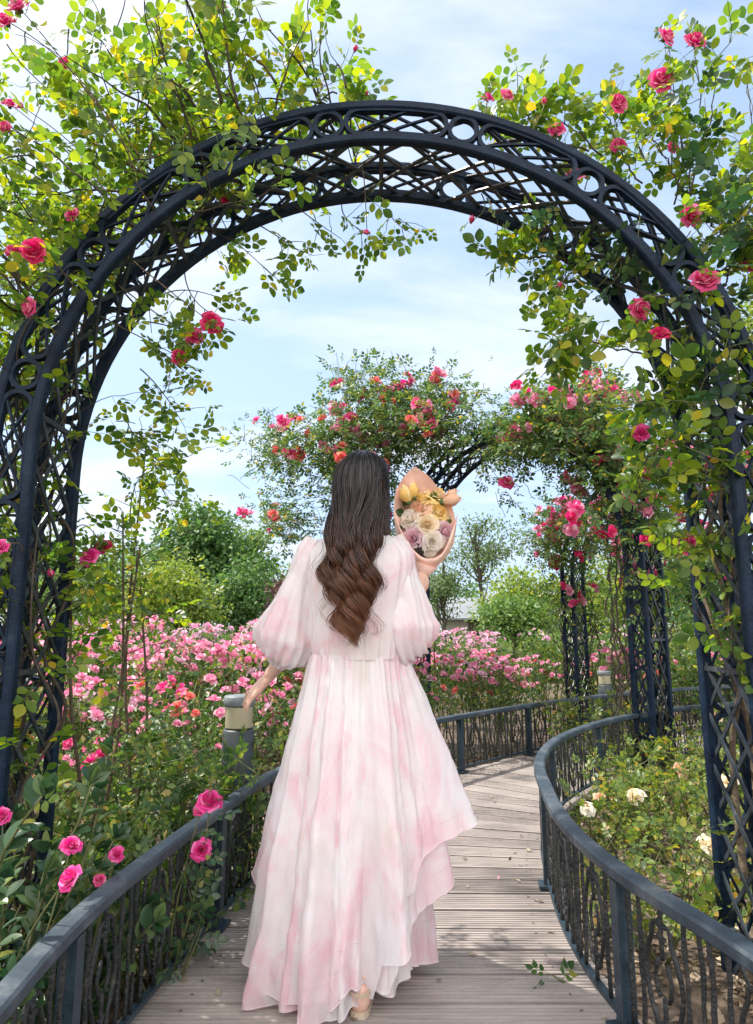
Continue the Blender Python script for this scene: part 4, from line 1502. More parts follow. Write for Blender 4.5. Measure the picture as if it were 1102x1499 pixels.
def glossy_shrub(label, loc, h, n, seed, blooms):
    rng = np.random.default_rng(seed)
    root = thing('rose_shrub', label, 'rose shrub', loc)
    st, lv = MB(), Leaves()
    for k in range(n):
        a = rng.uniform(0, 6.28)
        d = np.array([math.cos(a) * .32, math.sin(a) * .32, 1.0])
        p = wander((math.cos(a) * .1, math.sin(a) * .1, 0), d, h * rng.uniform(.5, 1.08), rng, .16)
        shoot_mesh(st, p, .006, .0025, 0)
        T = tangents(p)
        for i in range(2, len(p)):
            for _ in range(2):
                side = unit(np.cross(T[i], rng.normal(size=3)))
                lv.add(p[i], unit(side + T[i] * .75), unit(np.array([0, 0, 1]) + rng.normal(size=3) * .3), .064 * rng.uniform(.65, 1.2))
        for _ in range(4):
            lv.add(p[-1], unit(T[-1] + rng.normal(size=3) * .55), unit(rng.normal(size=3)), .058)
    for u, v, y, px, m in blooms:
        c = P(u, v, y) - np.array(loc)
        p = bow((c[0] * .5, c[1] * .5, .05), c, rng, .05)
        shoot_mesh(st, p, .004, .002, 0)
        bloom(root, [m], c, px, rng, y, (0, -.8, .6), .25)
    st.build('stems', M['cane_green'], root)
    mb = MB()
    lv.emit(mb, (LEAF12[0] * np.array([.85, 1, 1]), LEAF12[1]))
    mb.build('foliage', M['leaf_gloss'], root)


MG = HI['magenta']
glossy_shrub('tall glossy-leaved shrub with a pink bloom beside the near arch leg', (-1.14, 1.98, -.1), .95, 22, 51, [(3, 1195, 1.95, 22, MG[0])])
glossy_shrub('glossy dark green shrub with two bright magenta blooms outside the left rail', (-1.06, 1.72, -.1), .62, 26, 52, [(105, 1237, 1.85, 28, MG[1]), (100, 1285, 1.72, 31, MG[0])])
glossy_shrub('low glossy shrub with small magenta buds pressed against the left rail', (-1.0, 2.2, -.1), .50, 20, 53, [(170, 1250, 2.1, 18, MG[2]), (145, 1288, 2.0, 16, HI['pink'][0])])
glossy_shrub('glossy-leaved shrub at the very edge of the view by the left rail', (-1.08, 1.40, -.1), .55, 22, 54, [])


def litter():
    rng = np.random.default_rng(91)
    n = 26000
    x, y = rng.uniform(-3.2, 4.5, n), rng.uniform(1.0, 7.0, n)
    z = np.array([-.10 + .035 * noise.noise((a * 1.6, b * 1.6, 0)) + .02 * noise.noise((a * 5, b * 5, 3)) for a, b in zip(x, y)])
    keep = []
    for a, b in zip(x, y):
        sl_, dl = side_of(LP, (a, b)); sr_, dr = side_of(RP, (a, b))
        keep.append((sl_ < 0 and dl > .04) or (sr_ > 0 and dr > .04))
    keep = np.array(keep)
    p = np.column_stack([x, y, z + rng.uniform(.006, .02, n)])[keep]
    m = len(p)
    d = rnd_dir(m, rng) * np.array([1, 1, .3])
    u = unit(rng.normal(size=(m, 3)) * .35 + np.array([0, 0, 1]))
    mb = MB()
    scatter(mb, p, d, u, rng.uniform(.02, .055, m), LEAF6)
    o = mb.build('leaf_litter', M['litter'])
    o['kind'] = 'stuff'
    # a few petals and leaves blown onto the boards
    mb = MB()
    q = np.array([P(u_, v_, 1) for u_, v_ in ((300, 1400), (318, 1352), (335, 1330), (640, 1440), (700, 1380), (880, 1445), (815, 1330), (270, 1440), (420, 1350), (750, 1250), (760, 1150), (288, 1392), (345, 1318))])
    t = (-CAM_H) / (q[:, 2] - CAM_H)
    pp = np.column_stack([q[:, 0] * t, q[:, 1] * t, np.full(len(t), .008)])
    scatter(mb, pp, rnd_dir(len(pp), rng) * np.array([1, 1, .1]), unit(rng.normal(size=(len(pp), 3)) * .2 + np.array([0, 0, 1])), rng.uniform(.018, .04, len(pp)), LEAF6)
    for mat_i, m_, lo_, hi_ in ((0, 90, .014, .035), (1, 8, .014, .022)):
        fr = rng.beta(.5, .5, m_)
        yy = rng.uniform(1.9, 5.2, m_)
        xl, xr = np.interp(yy, LEFT[:, 1], LEFT[:, 0]), np.interp(yy, RIGHT[:, 1], RIGHT[:, 0])
        q = np.column_stack([xl + (xr - xl) * (.03 + .94 * fr), yy, np.full(m_, .008)])
        scatter(mb, q, rnd_dir(m_, rng) * np.array([1, 1, .1]), unit(rng.normal(size=(m_, 3)) * .25 + np.array([0, 0, 1])), rng.uniform(lo_, hi_, m_), LEAF6, mat_i)
    o = mb.build('fallen_leaves', [M['litter'], M['bedpink']])
    o['kind'] = 'stuff'


litter()


# ------------------------------------------------------------------ bollard lamps, stones, house
def bollard(label, loc, h, r=.064):
    root = thing('bollard_lamp', label, 'bollard lamp', loc, 0, 'bollard lamps beside the boardwalk')
    mb = MB()
    th = np.linspace(0, 2 * np.pi, 25)[:-1]

    def lathe(prof, name, mat):
        b = MB()
        V = np.array([[(rr * math.cos(a), rr * math.sin(a), z) for a in th] for rr, z in prof])
        grid_faces(b, V, wrap=True, cap=True)
        b.build(name, mat, root)
    hl = h - .155
    lathe([(r * 1.05, 0), (r * 1.05, hl - .01), (r * .96, hl), (r * .9, hl)], 'post', M['lamp_grey'])
    lathe([(r * .93 * (1 if k % 2 else .95), hl + .005 + .10 * k / 18) for k in range(19)], 'lens', M['lamp_lens'])
    lathe([(r * .98, hl + .107), (r * 1.05, hl + .113), (r * 1.05, hl + .150), (r * .98, hl + .155), (.01, hl + .157)], 'cap', M['lamp_cap'])


b1 = P(351, 1018, 3.36)
bollard('grey bollard lamp with ribbed cream lens under the woman’s outstretched hand', (b1[0], 3.36, -.1), b1[2] + .1, .072)
b2 = P(884, 982, 8.05)
bollard('small bollard lamp far off behind the curved railing near the farthest arch', (b2[0], 8.05, -.1), b2[2] + .1, .075)


def stones():
    rng = np.random.default_rng(3)
    for k, (u, v, s) in enumerate(((277, 1405, .042), (240, 1390, .05), (612, 1180, .05), (262, 1372, .035))):
        q = P(u, v, 1)
        t = -CAM_H / (q[2] - CAM_H)
        if k == 2:
            continue
        mb = MB()
        ball(mb, (0, 0, 0), (s * 1.25, s, s * .72), 18, 12, fn=lambda V: V * (1 + .16 * np.sin(V[..., :1] * 3.1 + k) + .12 * np.cos(V[..., 1:2] * 4.3 + V[..., 2:] * 3)))
        o = mb.build('stone', M['stone'], None, (q[0] * t - .03, q[1] * t, -.02))
        tag(o, ('rounded brown stone by the foot of the left railing, nearest the boards', 'larger flat stone behind the left railing scrolls', '', 'small stone behind the left railing, farthest of the three')[k], 'stone', 'stones at the left edge of the boards')


stones()


def house():
    c = P(690, 885, 40)
    root = thing('garden_house', 'small house with a pale grey roof beyond the rose bed', 'house', (c[0], 40, -.1))
    mb = MB()
    box(mb, (0, 0, .9), (3.4, 3, 1.8))
    mb.build('wall', M['wall'], root)
    mb = MB()
    for sg in (-1, 1):
        mb.add([(-2, 0, 2.9), (2, 0, 2.9), (2, sg * 2, 1.7), (-2, sg * 2, 1.7), (-2, 0, 3.02), (2, 0, 3.02), (2, sg * 2, 1.8), (-2, sg * 2, 1.8)],
               [[0, 1, 2, 3], [4, 5, 6, 7], [3, 2, 6, 7], [0, 3, 7, 4], [1, 2, 6, 5]], 0, False)
    mb.build('roof', M['roof'], root)
    mb = MB()
    box(mb, (0, -1.52, .85), (.8, .06, 1.7))
    mb.build('door', M['cane_dark'], root)
    c = P(715, 880, 46)
    root = thing('garden_pavilion', 'pavilion with a pointed white-grey roof behind the small house', 'pavilion', (c[0], 46, -.1))
    mb = MB()
    for x, y in ((-1.3, -1.3), (1.3, -1.3), (-1.3, 1.3), (1.3, 1.3)):
        m2 = MB(); box(m2, (x, y, 1.0), (.16, .16, 2.0)); m2.build('post', M['wall'], root)
    mb.add([(-2, -2, 2), (2, -2, 2), (2, 2, 2), (-2, 2, 2), (0, 0, 3.6)], [[0, 1, 4], [1, 2, 4], [2, 3, 4], [3, 0, 4]], 0, False)
    mb.build('roof', M['roof'], root)


house()


# ------------------------------------------------------------------ trees
def tree(label, u, vtop, Y, halfw, mat, seed, vbot=930, n=60, per=70, leaf=.22, kind='tree', bare=0.0, group=None, lean=0.0, name='leafy_tree', clump=1.0):
    rng = np.random.default_rng(seed)
    top = P(u, vtop, Y)
    x0 = top[0]
    H_ = top[2] + .1
    w = halfw * Y / FPX
    zb = max(.2, P(u, vbot, Y)[2] + .1)
    root = thing(name, label, kind, (x0, Y, -.1), 0, group)
    tr = MB()
    mid = (zb + H_) / 2
    hh = (H_ - zb) / 2
    tr0 = max(.05, H_ * .022)
    trunk = smooth_path([(lean * -.3, 0, 0), (0, 0, zb * .7 + .1), (lean * .2, 0, mid), (lean * .2, 0, H_ - hh * .3)], 14)
    tube(tr, trunk, np.linspace(tr0, tr0 * .25, 14), 8)
    cs = []
    while len(cs) < n:
        d = rnd_dir(1, rng)[0]
        r = rng.random() ** .4
        c = np.array([d[0] * w * r, d[1] * w * r, mid + d[2] * hh * r])
        f = 1 + .28 * math.sin(c[0] * 2.1 / w * 1.5 + seed) + .22 * math.sin(c[2] * 2.7 / hh + seed * 2 + d[1] * 2)
        if r > f:
            continue
        cs.append(c)
    for c in cs[::2 if n > 30 else 1]:
        s = trunk[min(13, max(3, int(13 * min(1, max(.2, (c[2] - hh * .5) / H_)))))]
        tube(tr, smooth_path([s, (s + c) / 2 + np.array([0, 0, .08 * hh]) + rng.normal(size=3) * .06 * w, c], 7), np.linspace(tr0 * .34, tr0 * .07, 7), 5)
        if bare:
            for _ in range(4):
                tube(tr, wander(c, rng.normal(size=3) + (0, 0, .3), w * .35, rng, .4, 0, w * .06), tr0 * .06, 3)
    tr.build('trunk', M['trunk'], root)
    cs = np.array(cs)
    sc = clump * .30 * (w * w * hh) ** (1 / 3) * (40 / n) ** .33
    q = np.repeat(cs, per, 0)
    dv = rng.normal(size=q.shape)
    q = q + dv * np.array([sc, sc, sc * .55])
    d = unit(dv * .6 + rng.normal(size=q.shape) * .8 + np.array([0, 0, -.25]))
    uu = unit(rng.normal(size=q.shape) * .55 + np.array([0, 0, 1.0]) + dv * .25)
    mb = MB()
    scatter(mb, q, d, uu, leaf * rng.uniform(.6, 1.3, len(q)), LEAF6)
    mb.build('crown', mat, root)


A_, B_, C2, S_ = M['tree_a'], M['tree_b'], M['tree_c'], M['tree_s']
tree('tall dark green tree with a layered crown left of the woman', 296, 744, 36, 88, A_, 1, 890, 95, 120, .30, clump=.72)
tree('second tall green tree at the shoulder of the tall dark tree', 350, 778, 38, 50, B_, 31, 900, 50, 110, .28, clump=.75)
tree('round light green tree in front of the tall dark tree', 258, 826, 27, 66, C2, 2, 925, 70, 120, .18)
tree('dense mid green tree between the tall dark tree and the purple shrub', 366, 822, 31, 52, A_, 3, 925, 50, 110, .22)
tree('green tree seen through the canes left of the arch leg', 150, 800, 30, 80, B_, 4, 930, 60, 100, .22)
tree('dark tree behind the left leg of the nearest arch', 40, 770, 33, 80, A_, 5, 930, 60, 100, .25)
tree('purple-leaved shrub beside the woman’s left sleeve', 418, 846, 22, 26, M['tree_p'], 6, 935, 26, 90, .12, 'shrub', name='purple_shrub')
tree('yellow-green tree just left of the woman’s shoulder', 425, 826, 37, 32, C2, 7, 925, 40, 90, .24)
tree('airy tree with a bare dark trunk showing the sky between its limbs', 703, 752, 32, 58, S_, 8, 850, 34, 70, .17, bare=1, lean=-1.2, clump=.62)
tree('small thin tree left of the airy tree, above the house', 648, 800, 33, 40, S_, 9, 905, 30, 80, .17, bare=1, clump=.8)
tree('rounded yellow-green shrub right of the house', 775, 838, 19, 58, C2, 10, 935, 60, 120, .13, 'shrub', name='leafy_shrub')
tree('blue-green shrub below the yellow-green one', 750, 872, 17, 44, B_, 11, 940, 40, 110, .11, 'shrub', name='leafy_shrub')
tree('sunlit yellow-green tree behind the second arch leg', 935, 770, 20, 85, C2, 12, 930, 70, 110, .16)
tree('tall light green tree at the right edge behind the nearest arch', 1130, 395, 15, 75, C2, 13, 640, 60, 110, .13)
tree('dark leafy tree low behind the right leg of the nearest arch', 1060, 830, 16, 70, A_, 14, 980, 60, 110, .13)
tree('mid green tree behind the right bed, between the arch legs', 860, 850, 26, 60, B_, 15, 935, 50, 100, .18)
tree('green tree hidden mostly behind the woman', 560, 835, 34, 60, A_, 16, 925, 40, 90, .24)
tree('dark trunked tree behind the nearest arch leg on the right', 1010, 760, 12, 40, A_, 17, 900, 30, 80, .10)


def tree_belt():
    rng = np.random.default_rng(55)
    n = 26000
    x = rng.uniform(-75, 75, n)
    h = 2.6 + 1.2 * np.sin(x * .31) + .8 * np.sin(x * .83 + 1) + .5 * np.sin(x * 2.1)
    q = np.column_stack([x, 66 + rng.normal(size=n) * 3, np.abs(rng.random(n)) ** .7 * (h + 1.5)])
    mb = MB()
    scatter(mb, q, rnd_dir(n, rng), unit(rng.normal(size=(n, 3)) * .5 + np.array([0, -.3, 1])), rng.uniform(.35, .8, n), LEAF6)
    o = mb.build('far_woods', A_)
    o['kind'] = 'stuff'
    mb = MB()
    n = 42000
    x, y = rng.uniform(-40, 40, n), 17 + 40 * rng.random(n) ** 1.4
    z = .15 + .5 * (np.sin(x * .9) * np.sin(y * .7 + 1) * .5 + .5) + rng.random(n) * .25
    scatter(mb, np.column_stack([x, y, z - .1]), rnd_dir(n, rng), unit(rng.normal(size=(n, 3)) * .5 + np.array([0, -.2, 1])), rng.uniform(.12, .3, n), LEAF6)
    o = mb.build('ground_cover', B_)
    o['kind'] = 'stuff'


tree_belt()
#PART3
# ------------------------------------------------------------------ the woman
def woman():
    rng = np.random.default_rng(19)
    XA, YA = -.065, 2.42
    root = thing('person', 'woman seen from behind in a long pink and white dress, holding a bouquet', 'person', (XA, YA, 0))
    off = np.array([XA, YA, 0])

    def part(mb, name, mats, parent=root):
        # children of the person keep world-scale coordinates through the thing's base
        mb.v = [v - off for v in mb.v]
        return mb.build(name, mats, parent)

    # body: closed limbs, torso, head and hands fused by a voxel remesh into one skin
    b = MB()
    hc = np.array([-.050, 2.415, 1.645])
    yaw = R(24)                                          # she looks a little to the right
    rot = np.array([[math.cos(yaw), math.sin(yaw), 0], [-math.sin(yaw), math.cos(yaw), 0], [0, 0, 1]])
    h2w = lambda p: hc + rot @ np.array(p)               # head space: +Y is the way she looks
    ball(b, hc + (0, -.004, .012), (.077, .096, .104), 24, 16, rot=rot)
    ball(b, h2w((0, .026, -.050)), (.056, .062, .068), 20, 14, rot=rot)         # jaw and cheeks
    ball(b, h2w((0, .066, -.098)), (.024, .022, .020), 12, 8)                   # chin
    tube(b, [h2w((0, .086, .005)), h2w((0, .098, -.022)), h2w((0, .108, -.040)), h2w((0, .094, -.048))], (.008, .010, .012, .009), 8)
    for s in (-1, 1):
        ball(b, h2w((s * .010, .094, -.045)), (.008, .008, .007), 8, 6)
        ball(b, h2w((s * .034, .070, .018)), (.022, .014, .009), 10, 6, rot=rot)   # brow
        ball(b, h2w((s * .036, .060, -.035)), (.024, .022, .020), 10, 8)           # cheek
        # ear: a rim and a lobe
        e = [h2w((s * .071, -.004 + .018 * math.sin(a), -.012 + .029 * math.cos(a))) for a in np.linspace(R(-30), R(250), 12)]
        tube(b, e, .0055, 6)
        ball(b, h2w((s * .072, .002, -.018)), (.006, .014, .024), 10, 8, rot=rot)
        ball(b, h2w((s * .072, .006, -.042)), (.006, .008, .009), 8, 6)
    tube(b, [(-.055, 2.402, 1.62), (-.058, 2.405, 1.54), (-.062, 2.41, 1.46), (-.065, 2.42, 1.40)], (.056, .052, .056, .07), 14)
    # torso
    n = 24
    th = np.linspace(0, 2 * np.pi, n, endpoint=False)
    rows = [(.10, .085, .86), (.165, .115, .92), (.16, .115, .98), (.125, .095, 1.08), (.132, .10, 1.18), (.15, .105, 1.28), (.165, .09, 1.36), (.15, .07, 1.42), (.08, .06, 1.455)]
    grid_faces(b, np.array([[(XA + rx * math.cos(a), YA + ry * math.sin(a), z) for a in th] for rx, ry, z in rows]), wrap=True, cap=True)
    # legs, mid-stride: right foot behind and carrying, left foot ahead
    foot_r, foot_l = np.array([-.050, 2.262, 0]), np.array([-.10, 2.66, 0])
    for s, hip, ft, kn in ((1, (XA + .085, YA, .90), foot_r, (-.01, 2.47, .50)), (-1, (XA - .085, YA + .01, .90), foot_l, (-.135, 2.58, .50))):
        ank = ft + (0, 0, .085)
        p = smooth_path([hip, np.array(hip) * .5 + np.array(kn) * .5, kn, np.array(kn) * .5 + ank * .5 + (0, -.015, .03), ank], 24)
        r = np.interp(np.linspace(0, 1, 24), [0, .25, .5, .55, .68, .92, 1], [.085, .075, .055, .053, .056, .036, .038])
        tube(b, p, r, 14)
        tube(b, smooth_path([ft + (0, -.035, .045), ft + (0, .04, .052), ft + (.006, .12, .034), ft + (.01, .175, .026)], 12), np.linspace(.034, .026, 12), 10)
        ball(b, ft + (0, -.030, .046), (.033, .030, .040), 14, 10)
        for k in range(5):
            x = -.032 + .016 * k
            tube(b, [ft + (x, .165, .024), ft + (x * 1.1, .195 - abs(k - (1 if s > 0 else 3)) * .006, .021), ft + (x * 1.12, .215 - abs(k - (1 if s > 0 else 3)) * .009, .017)], (.010, .0095, .007), 7)
    # left arm reaching out and back to the lamp
    sh, el, wr = np.array([-.225, 2.43, 1.40]), P(432, 930, 2.52), P(394, 990, 2.63)
    p = smooth_path([(XA - .10, 2.42, 1.40), sh, (sh + el) / 2 + (-.01, 0, 0), el, (el + wr) / 2 + (.004, 0, -.004), wr], 30)
    tube(b, p, np.interp(np.linspace(0, 1, 30), [0, .2, .5, .62, .72, 1], [.05, .05, .042, .037, .036, .0235]), 14)
    kn = P(369, 1016, 2.66)
    palm = smooth_path([wr, wr * .5 + kn * .5 + (0, 0, .004), kn], 8)
    ax = unit(kn - wr)
    side = unit(np.cross(ax, (0, -.55, .84)))             # across the palm
    upv = np.cross(side, ax)
    for o_, r_ in ((-.026, .0125), (-.009, .0140), (.009, .0140), (.025, .0125)):
        tube(b, [wr + side * o_ * .45, wr * .45 + kn * .55 + side * o_ * .95, kn + side * o_], (.016, r_, r_ * .86), 9)

    def finger(a, d, bend, L, r=.0078):
        """three joints, bending towards -upv"""
        p = [np.array(a)]
        d = unit(d)
        for k, f in enumerate((.45, .31, .24)):
            p.append(p[-1] + d * L * f)
            d = unit(d - upv * bend * (.7 + .4 * k))
        tube(b, smooth_path(p, 12), np.interp(np.linspace(0, 1, 12), [0, .45, .75, 1], [r * 1.12, r * 1.02, r * .92, r * .68]), 9)
        ball(b, p[-1], r * .70, 8, 6)
    flip = 1 if (side[2] < 0) else -1                     # the little finger hangs lowest
    for k, (o_, dd, bd, L) in enumerate(((-.027, -.30, .16, .066), (-.009, -.09, .14, .076), (.009, .10, .20, .071), (.026, .30, .34, .056))):
        o2, d2 = o_ * flip, dd * flip
        finger(kn + side * o2, ax + side * d2 - upv * .12, bd, L)
    th0 = wr * .62 + kn * .38 - side * flip * .022
    finger(th0, ax * .75 - side * flip * .75 - upv * .25, .12, .068, .0088)
    # right arm, bent at the elbow, holding the bouquet by its foot
    sh, el, wr = np.array([.070, 2.44, 1.395]), P(597, 925, 2.47), P(612, 876, 2.59)
    p = smooth_path([(XA + .10, 2.42, 1.40), sh, (sh + el) / 2 + (.01, 0, 0), el, (el + wr) / 2, wr], 30)
    tube(b, p, np.interp(np.linspace(0, 1, 30), [0, .2, .5, .68, .78, 1], [.05, .05, .042, .036, .035, .0235]), 14)
    stem_a, stem_b = P(613, 872, 2.635), P(621, 822, 2.64)
    axs = unit(stem_b - stem_a)
    gc = stem_a * .45 + stem_b * .55
    ex = unit(np.cross(axs, (0, 1, 0)))
    ey = np.cross(ex, axs)
    pc = gc - ey * .030 + ex * .004
    ball(b, (wr * .3 + pc * .7), (.036, .016, .044), 12, 10)
    tube(b, [wr, wr * .5 + pc * .5, pc], (.024, .026, .022), 10)
    for k in range(4):                                    # fingers round the handle
        zc_ = (.028 - .019 * k)
        arc = np.linspace(R(-100), R(-100) + R(205 - 12 * abs(k - 1)), 11)
        p = np.array([gc + axs * zc_ + (ex * math.cos(a) + ey * math.sin(a)) * .027 for a in arc])
        tube(b, p, np.linspace(.0090, .0066, 11), 8)
    arc = np.linspace(R(-110), R(-230), 8)
    tube(b, [gc + axs * (.036 + .010 * i / 7) + (ex * math.cos(a) + ey * math.sin(a)) * .030 for i, a in enumerate(arc)], np.linspace(.011, .0075, 8), 8)
    body = part(b, 'body', M['skin'])
    rm = body.modifiers.new('remesh', 'REMESH')
    rm.mode = 'VOXEL'; rm.voxel_size = .0042; rm.use_smooth_shade = True
    sm_ = body.modifiers.new('smooth', 'SMOOTH')
    sm_.factor = .5; sm_.iterations = 4
    # eyes and mouth, on the far side
    for s in (-1, 1):
        e = MB(); ball(e, h2w((s * .032, .068, .002)), .0125, 12, 10)
        eo = part(e, 'eye', M['eye_white'])
        e = MB(); ball(e, h2w((s * .032, .0775, .002)), (.0055, .0042, .0055), 10, 8)
        part(e, 'iris', M['iris'], eo)
    e = MB()
    for z, r in ((-.066, .0045), (-.074, .0052)):
        tube(e, [h2w((x, .0905 - 9 * x * x, z + (.002 if abs(x) < .004 else 0))) for x in np.linspace(-.022, .022, 9)], np.array([.3, .7, 1, 1, .9, 1, 1, .7, .3]) * r, 6)
    part(e, 'lips', M['lips'])
    # sandals
    for ft in (foot_r, foot_l):
        s_ = MB()
        out = np.array([(-.026, -.048), (-.014, -.062), (.014, -.062), (.026, -.048), (.032, -.02), (.036, .02), (.044, .12), (.040, .19), (.018, .225), (-.018, .225), (-.042, .18), (-.040, .10), (-.034, .02), (-.031, -.02)])
        lo = np.column_stack([out * 1.02, np.full(len(out), .002)]) + ft
        hi = np.column_stack([out, np.full(len(out), .017)]) + ft
        grid_faces(s_, np.stack([lo, hi]), wrap=True, cap=True, smooth=False)
        for y0, hh in ((.10, .062), (.13, .055)):
            sweep(s_, np.array([ft + (.043 * math.cos(a), y0 + .02 * math.sin(a), .012 + hh * math.sin(a)) for a in np.linspace(0, np.pi, 11)]), .012, .004, up=(0, 1, .2))
        sweep(s_, np.array([ft + (.038 * math.cos(a), -.015 - .058 * math.sin(a), .07) for a in np.linspace(0, np.pi, 11)]), .004, .010, up=(0, 0, 1))
        part(s_, 'sandal', M['sandal'])

    # ---------------- dress
    dress = MB()
    NB = 240
    th = np.linspace(0, 2 * np.pi, NB, endpoint=False)
    rows = [(.160, .123, 1.035), (.164, .127, 1.06), (.168, .129, 1.10), (.172, .130, 1.14), (.175, .128, 1.20), (.187, .128, 1.29), (.200, .120, 1.36), (.195, .105, 1.41), (.155, .088, 1.452), (.100, .078, 1.475)]
    V = []
    for rx, ry, z in rows:
        g = 1 + .022 * np.sin(th * 15 + z * 3) * (1 if z < 1.3 else .4) + .012 * np.sin(th * 31 + 1 + z * 6) + (.014 * np.sin(46 * th + 2.5 * np.sin(3 * th)) if z < 1.12 else 0)
        V.append(np.column_stack([XA + .005 + rx * g * np.sin(th), YA - ry * g * np.cos(th), z + 0 * th]))
    grid_faces(dress, np.array(V), wrap=True)
    do = part(dress, 'dress', M['organza_under'])

    def wrinkle(V, amp, sc, ax=(1, 1, 1)):
        """push the grid of points along its normals by a ridged noise, as creased organza"""
        du = np.gradient(V, axis=0); dv = np.gradient(V, axis=1)
        n_ = unit(np.cross(du, dv))
        h = np.array([[noise.ridged_multi_fractal((p[0] * sc * ax[0], p[1] * sc * ax[1], p[2] * sc * ax[2]), 1.0, 2.1, 3, 1.0, 2.0) for p in row] for row in V])
        return V + n_ * ((h - h.mean()) * amp)[..., None]

    def skirt(hem, r1, r0, folds, seed, top=1.05, ns=56, nt=420, flare=.80, hemline=True, xs=0.0):
        rg_ = np.random.default_rng(seed)
        tt = np.linspace(-np.pi, np.pi, nt, endpoint=False)
        deg = np.degrees(tt)
        hz_ = np.interp(deg, *zip(*hem))
        rr = np.interp(deg, *zip(*r1))
        s = np.linspace(0, 1, ns)[:, None]
        z = top + (hz_ - top) * s
        f = np.clip((top - z) / top, 0, 1)
        rad = r0 * (1 - f) + rr * f + .035 * np.sin(f * np.pi) * (flare - .5)
        w = np.zeros_like(rad)
        for k, amp, ph, tw, sharp in folds:
            c = np.cos(k * tt + ph + tw * f + .5 * np.sin(2 * tt + ph) + .25 * np.sin(5 * tt + 2 * ph))
            c = np.sign(c) * np.abs(c) ** sharp
            w = w + amp * c * (.12 + .88 * f ** .9)
        gather = .0042 * np.sin(46 * tt + 2.5 * np.sin(3 * tt)) * np.exp(-f * 5.5)
        wr_ = (.0045 * np.sin(13 * tt + 21 * f + 3 * np.sin(4 * tt)) + .0028 * np.sin(37 * tt + 9 * np.sin(7 * f + 3 * tt)) + .010 * np.sin(26 * tt + 4 * np.sin(5 * tt)) * f ** 6 + .013 * np.sin(17 * tt + 5 * np.sin(3 * tt)) * f ** 5) * f
        rad = np.maximum(rad + w + gather + wr_, .11 * np.ones_like(rad))
        el = .775 + .195 * f                                         # rounder towards the hem
        V = np.stack([XA + xs * f + rad * np.sin(tt), YA + .012 - rad * el * np.cos(tt), z + .012 * np.sin(5 * tt + seed) * f ** 3], -1)
        V = wrinkle(V, .0056, 10, (1, 1, .4)) if ns > 45 else V
        V[..., 2] = np.maximum(V[..., 2], .012)
        mb = MB()
        grid_faces(mb, V.transpose(1, 0, 2), wrap=False)
        mb2V = np.concatenate([V[:, -1:], V[:, :1]], 1)
        grid_faces(mb, mb2V.transpose(1, 0, 2), wrap=False)
        if hemline:
            e = V[-1]
            e = np.vstack([e, e[:1]])
            tube(mb, e, .0019, 5, 1, cap=False)
            k = ns - 1 - 5
            e2 = np.vstack([V[k], V[k][:1]])
            n_ = unit(e2 - np.array([XA, YA, 0]) * [1, 1, 0] - e2 * [0, 0, 1])
            tube(mb, e2 + n_ * .0012, .0009, 4, 1, cap=False)
        return mb

    under = skirt([(-180, .06), (-60, .05), (-14, .05), (-4, .075), (12, .075), (22, .055), (60, .06), (180, .06)], [(-180, .27), (-90, .31), (-40, .31), (0, .24), (45, .20), (90, .24), (140, .26), (180, .27)], .165,
                  [(7, .018, .4, .6, 1.0), (12, .011, 1.3, -.8, 1.0)], 2, top=1.05, ns=40, nt=320)
    part(under, 'underskirt', [M['organza_under'], M['hem']], do)
    over = skirt([(-180, .48), (-140, .42), (-116, .34), (-98, .23), (-84, .20), (-76, .10), (-66, .08), (-60, .012), (-30, .012), (-10, .02), (-2, .045), (12, .06), (17, .16), (27, .19), (31, .20), (35, .29), (43, .33), (47, .41), (60, .455), (75, .495), (84, .52), (110, .54), (150, .5), (180, .48)],
                 [(-180, .36), (-120, .38), (-92, .395), (-80, .375), (-62, .315), (-35, .285), (-10, .275), (10, .28), (24, .31), (34, .29), (44, .36), (52, .37), (70, .50), (86, .535), (120, .45), (180, .36)], .164,
                 [(8, .046, 2.3, .5, .62), (13, .026, .9, -.7, .65), (21, .011, 2.2, .9, .9)], 5)
    part(over, 'overskirt', [M['organza'], M['hem']], do)

    mid = skirt([(-180, .30), (-120, .22), (-95, .10), (-80, .04), (-50, .03), (-14, .035), (-4, .07), (14, .075), (22, .08), (30, .15), (40, .17), (44, .24), (56, .26), (70, .33), (90, .38), (180, .34)],
                [(-180, .31), (-92, .345), (-60, .30), (-35, .262), (-10, .235), (10, .235), (30, .255), (46, .29), (70, .34), (90, .37), (180, .31)], .160,
                [(9, .034, 1.1, .6, .65), (14, .018, 2.9, -.7, .7)], 8)
    part(mid, 'middle_tier', [M['organza_mid'], M['hem']], do)
    # puffed sleeves
    def sleeve(ctrl, radii, seed, ell=(1, 1)):
        rg_ = np.random.default_rng(seed)
        nP_, nS = 56, 120
        p = smooth_path(ctrl, nP_)
        r = np.interp(np.linspace(0, 1, nP_), *zip(*radii))
        T = tangents(p)
        th = np.linspace(0, 2 * np.pi, nS, endpoint=False)
        V = []
        for i in range(nP_):
            f = i / (nP_ - 1)
            ref = np.array([0, -1., 0])
            x = unit(ref - ref.dot(T[i]) * T[i])
            y = np.cross(T[i], x)
            gath = .10 * np.exp(-f * 6) + .15 * np.exp(-(1 - f) * 5)
            fold = 1 + gath * np.sin(19 * th + seed) + .055 * np.sin(7 * th + 4 * f + seed) + .055 * np.sin(3 * th - 5 * f + seed * 2) + .02 * np.sin(11 * th + 9 * f)
            V.append(p[i] + (r[i] * fold)[:, None] * (np.cos(th)[:, None] * x * ell[0] + np.sin(th)[:, None] * y * ell[1]))
        mb = MB()
        grid_faces(mb, wrinkle(np.array(V), .0042, 13, (1, 1, .6)), wrap=True)
        return part(mb, 'sleeve', M['organza_sleeve'], do)
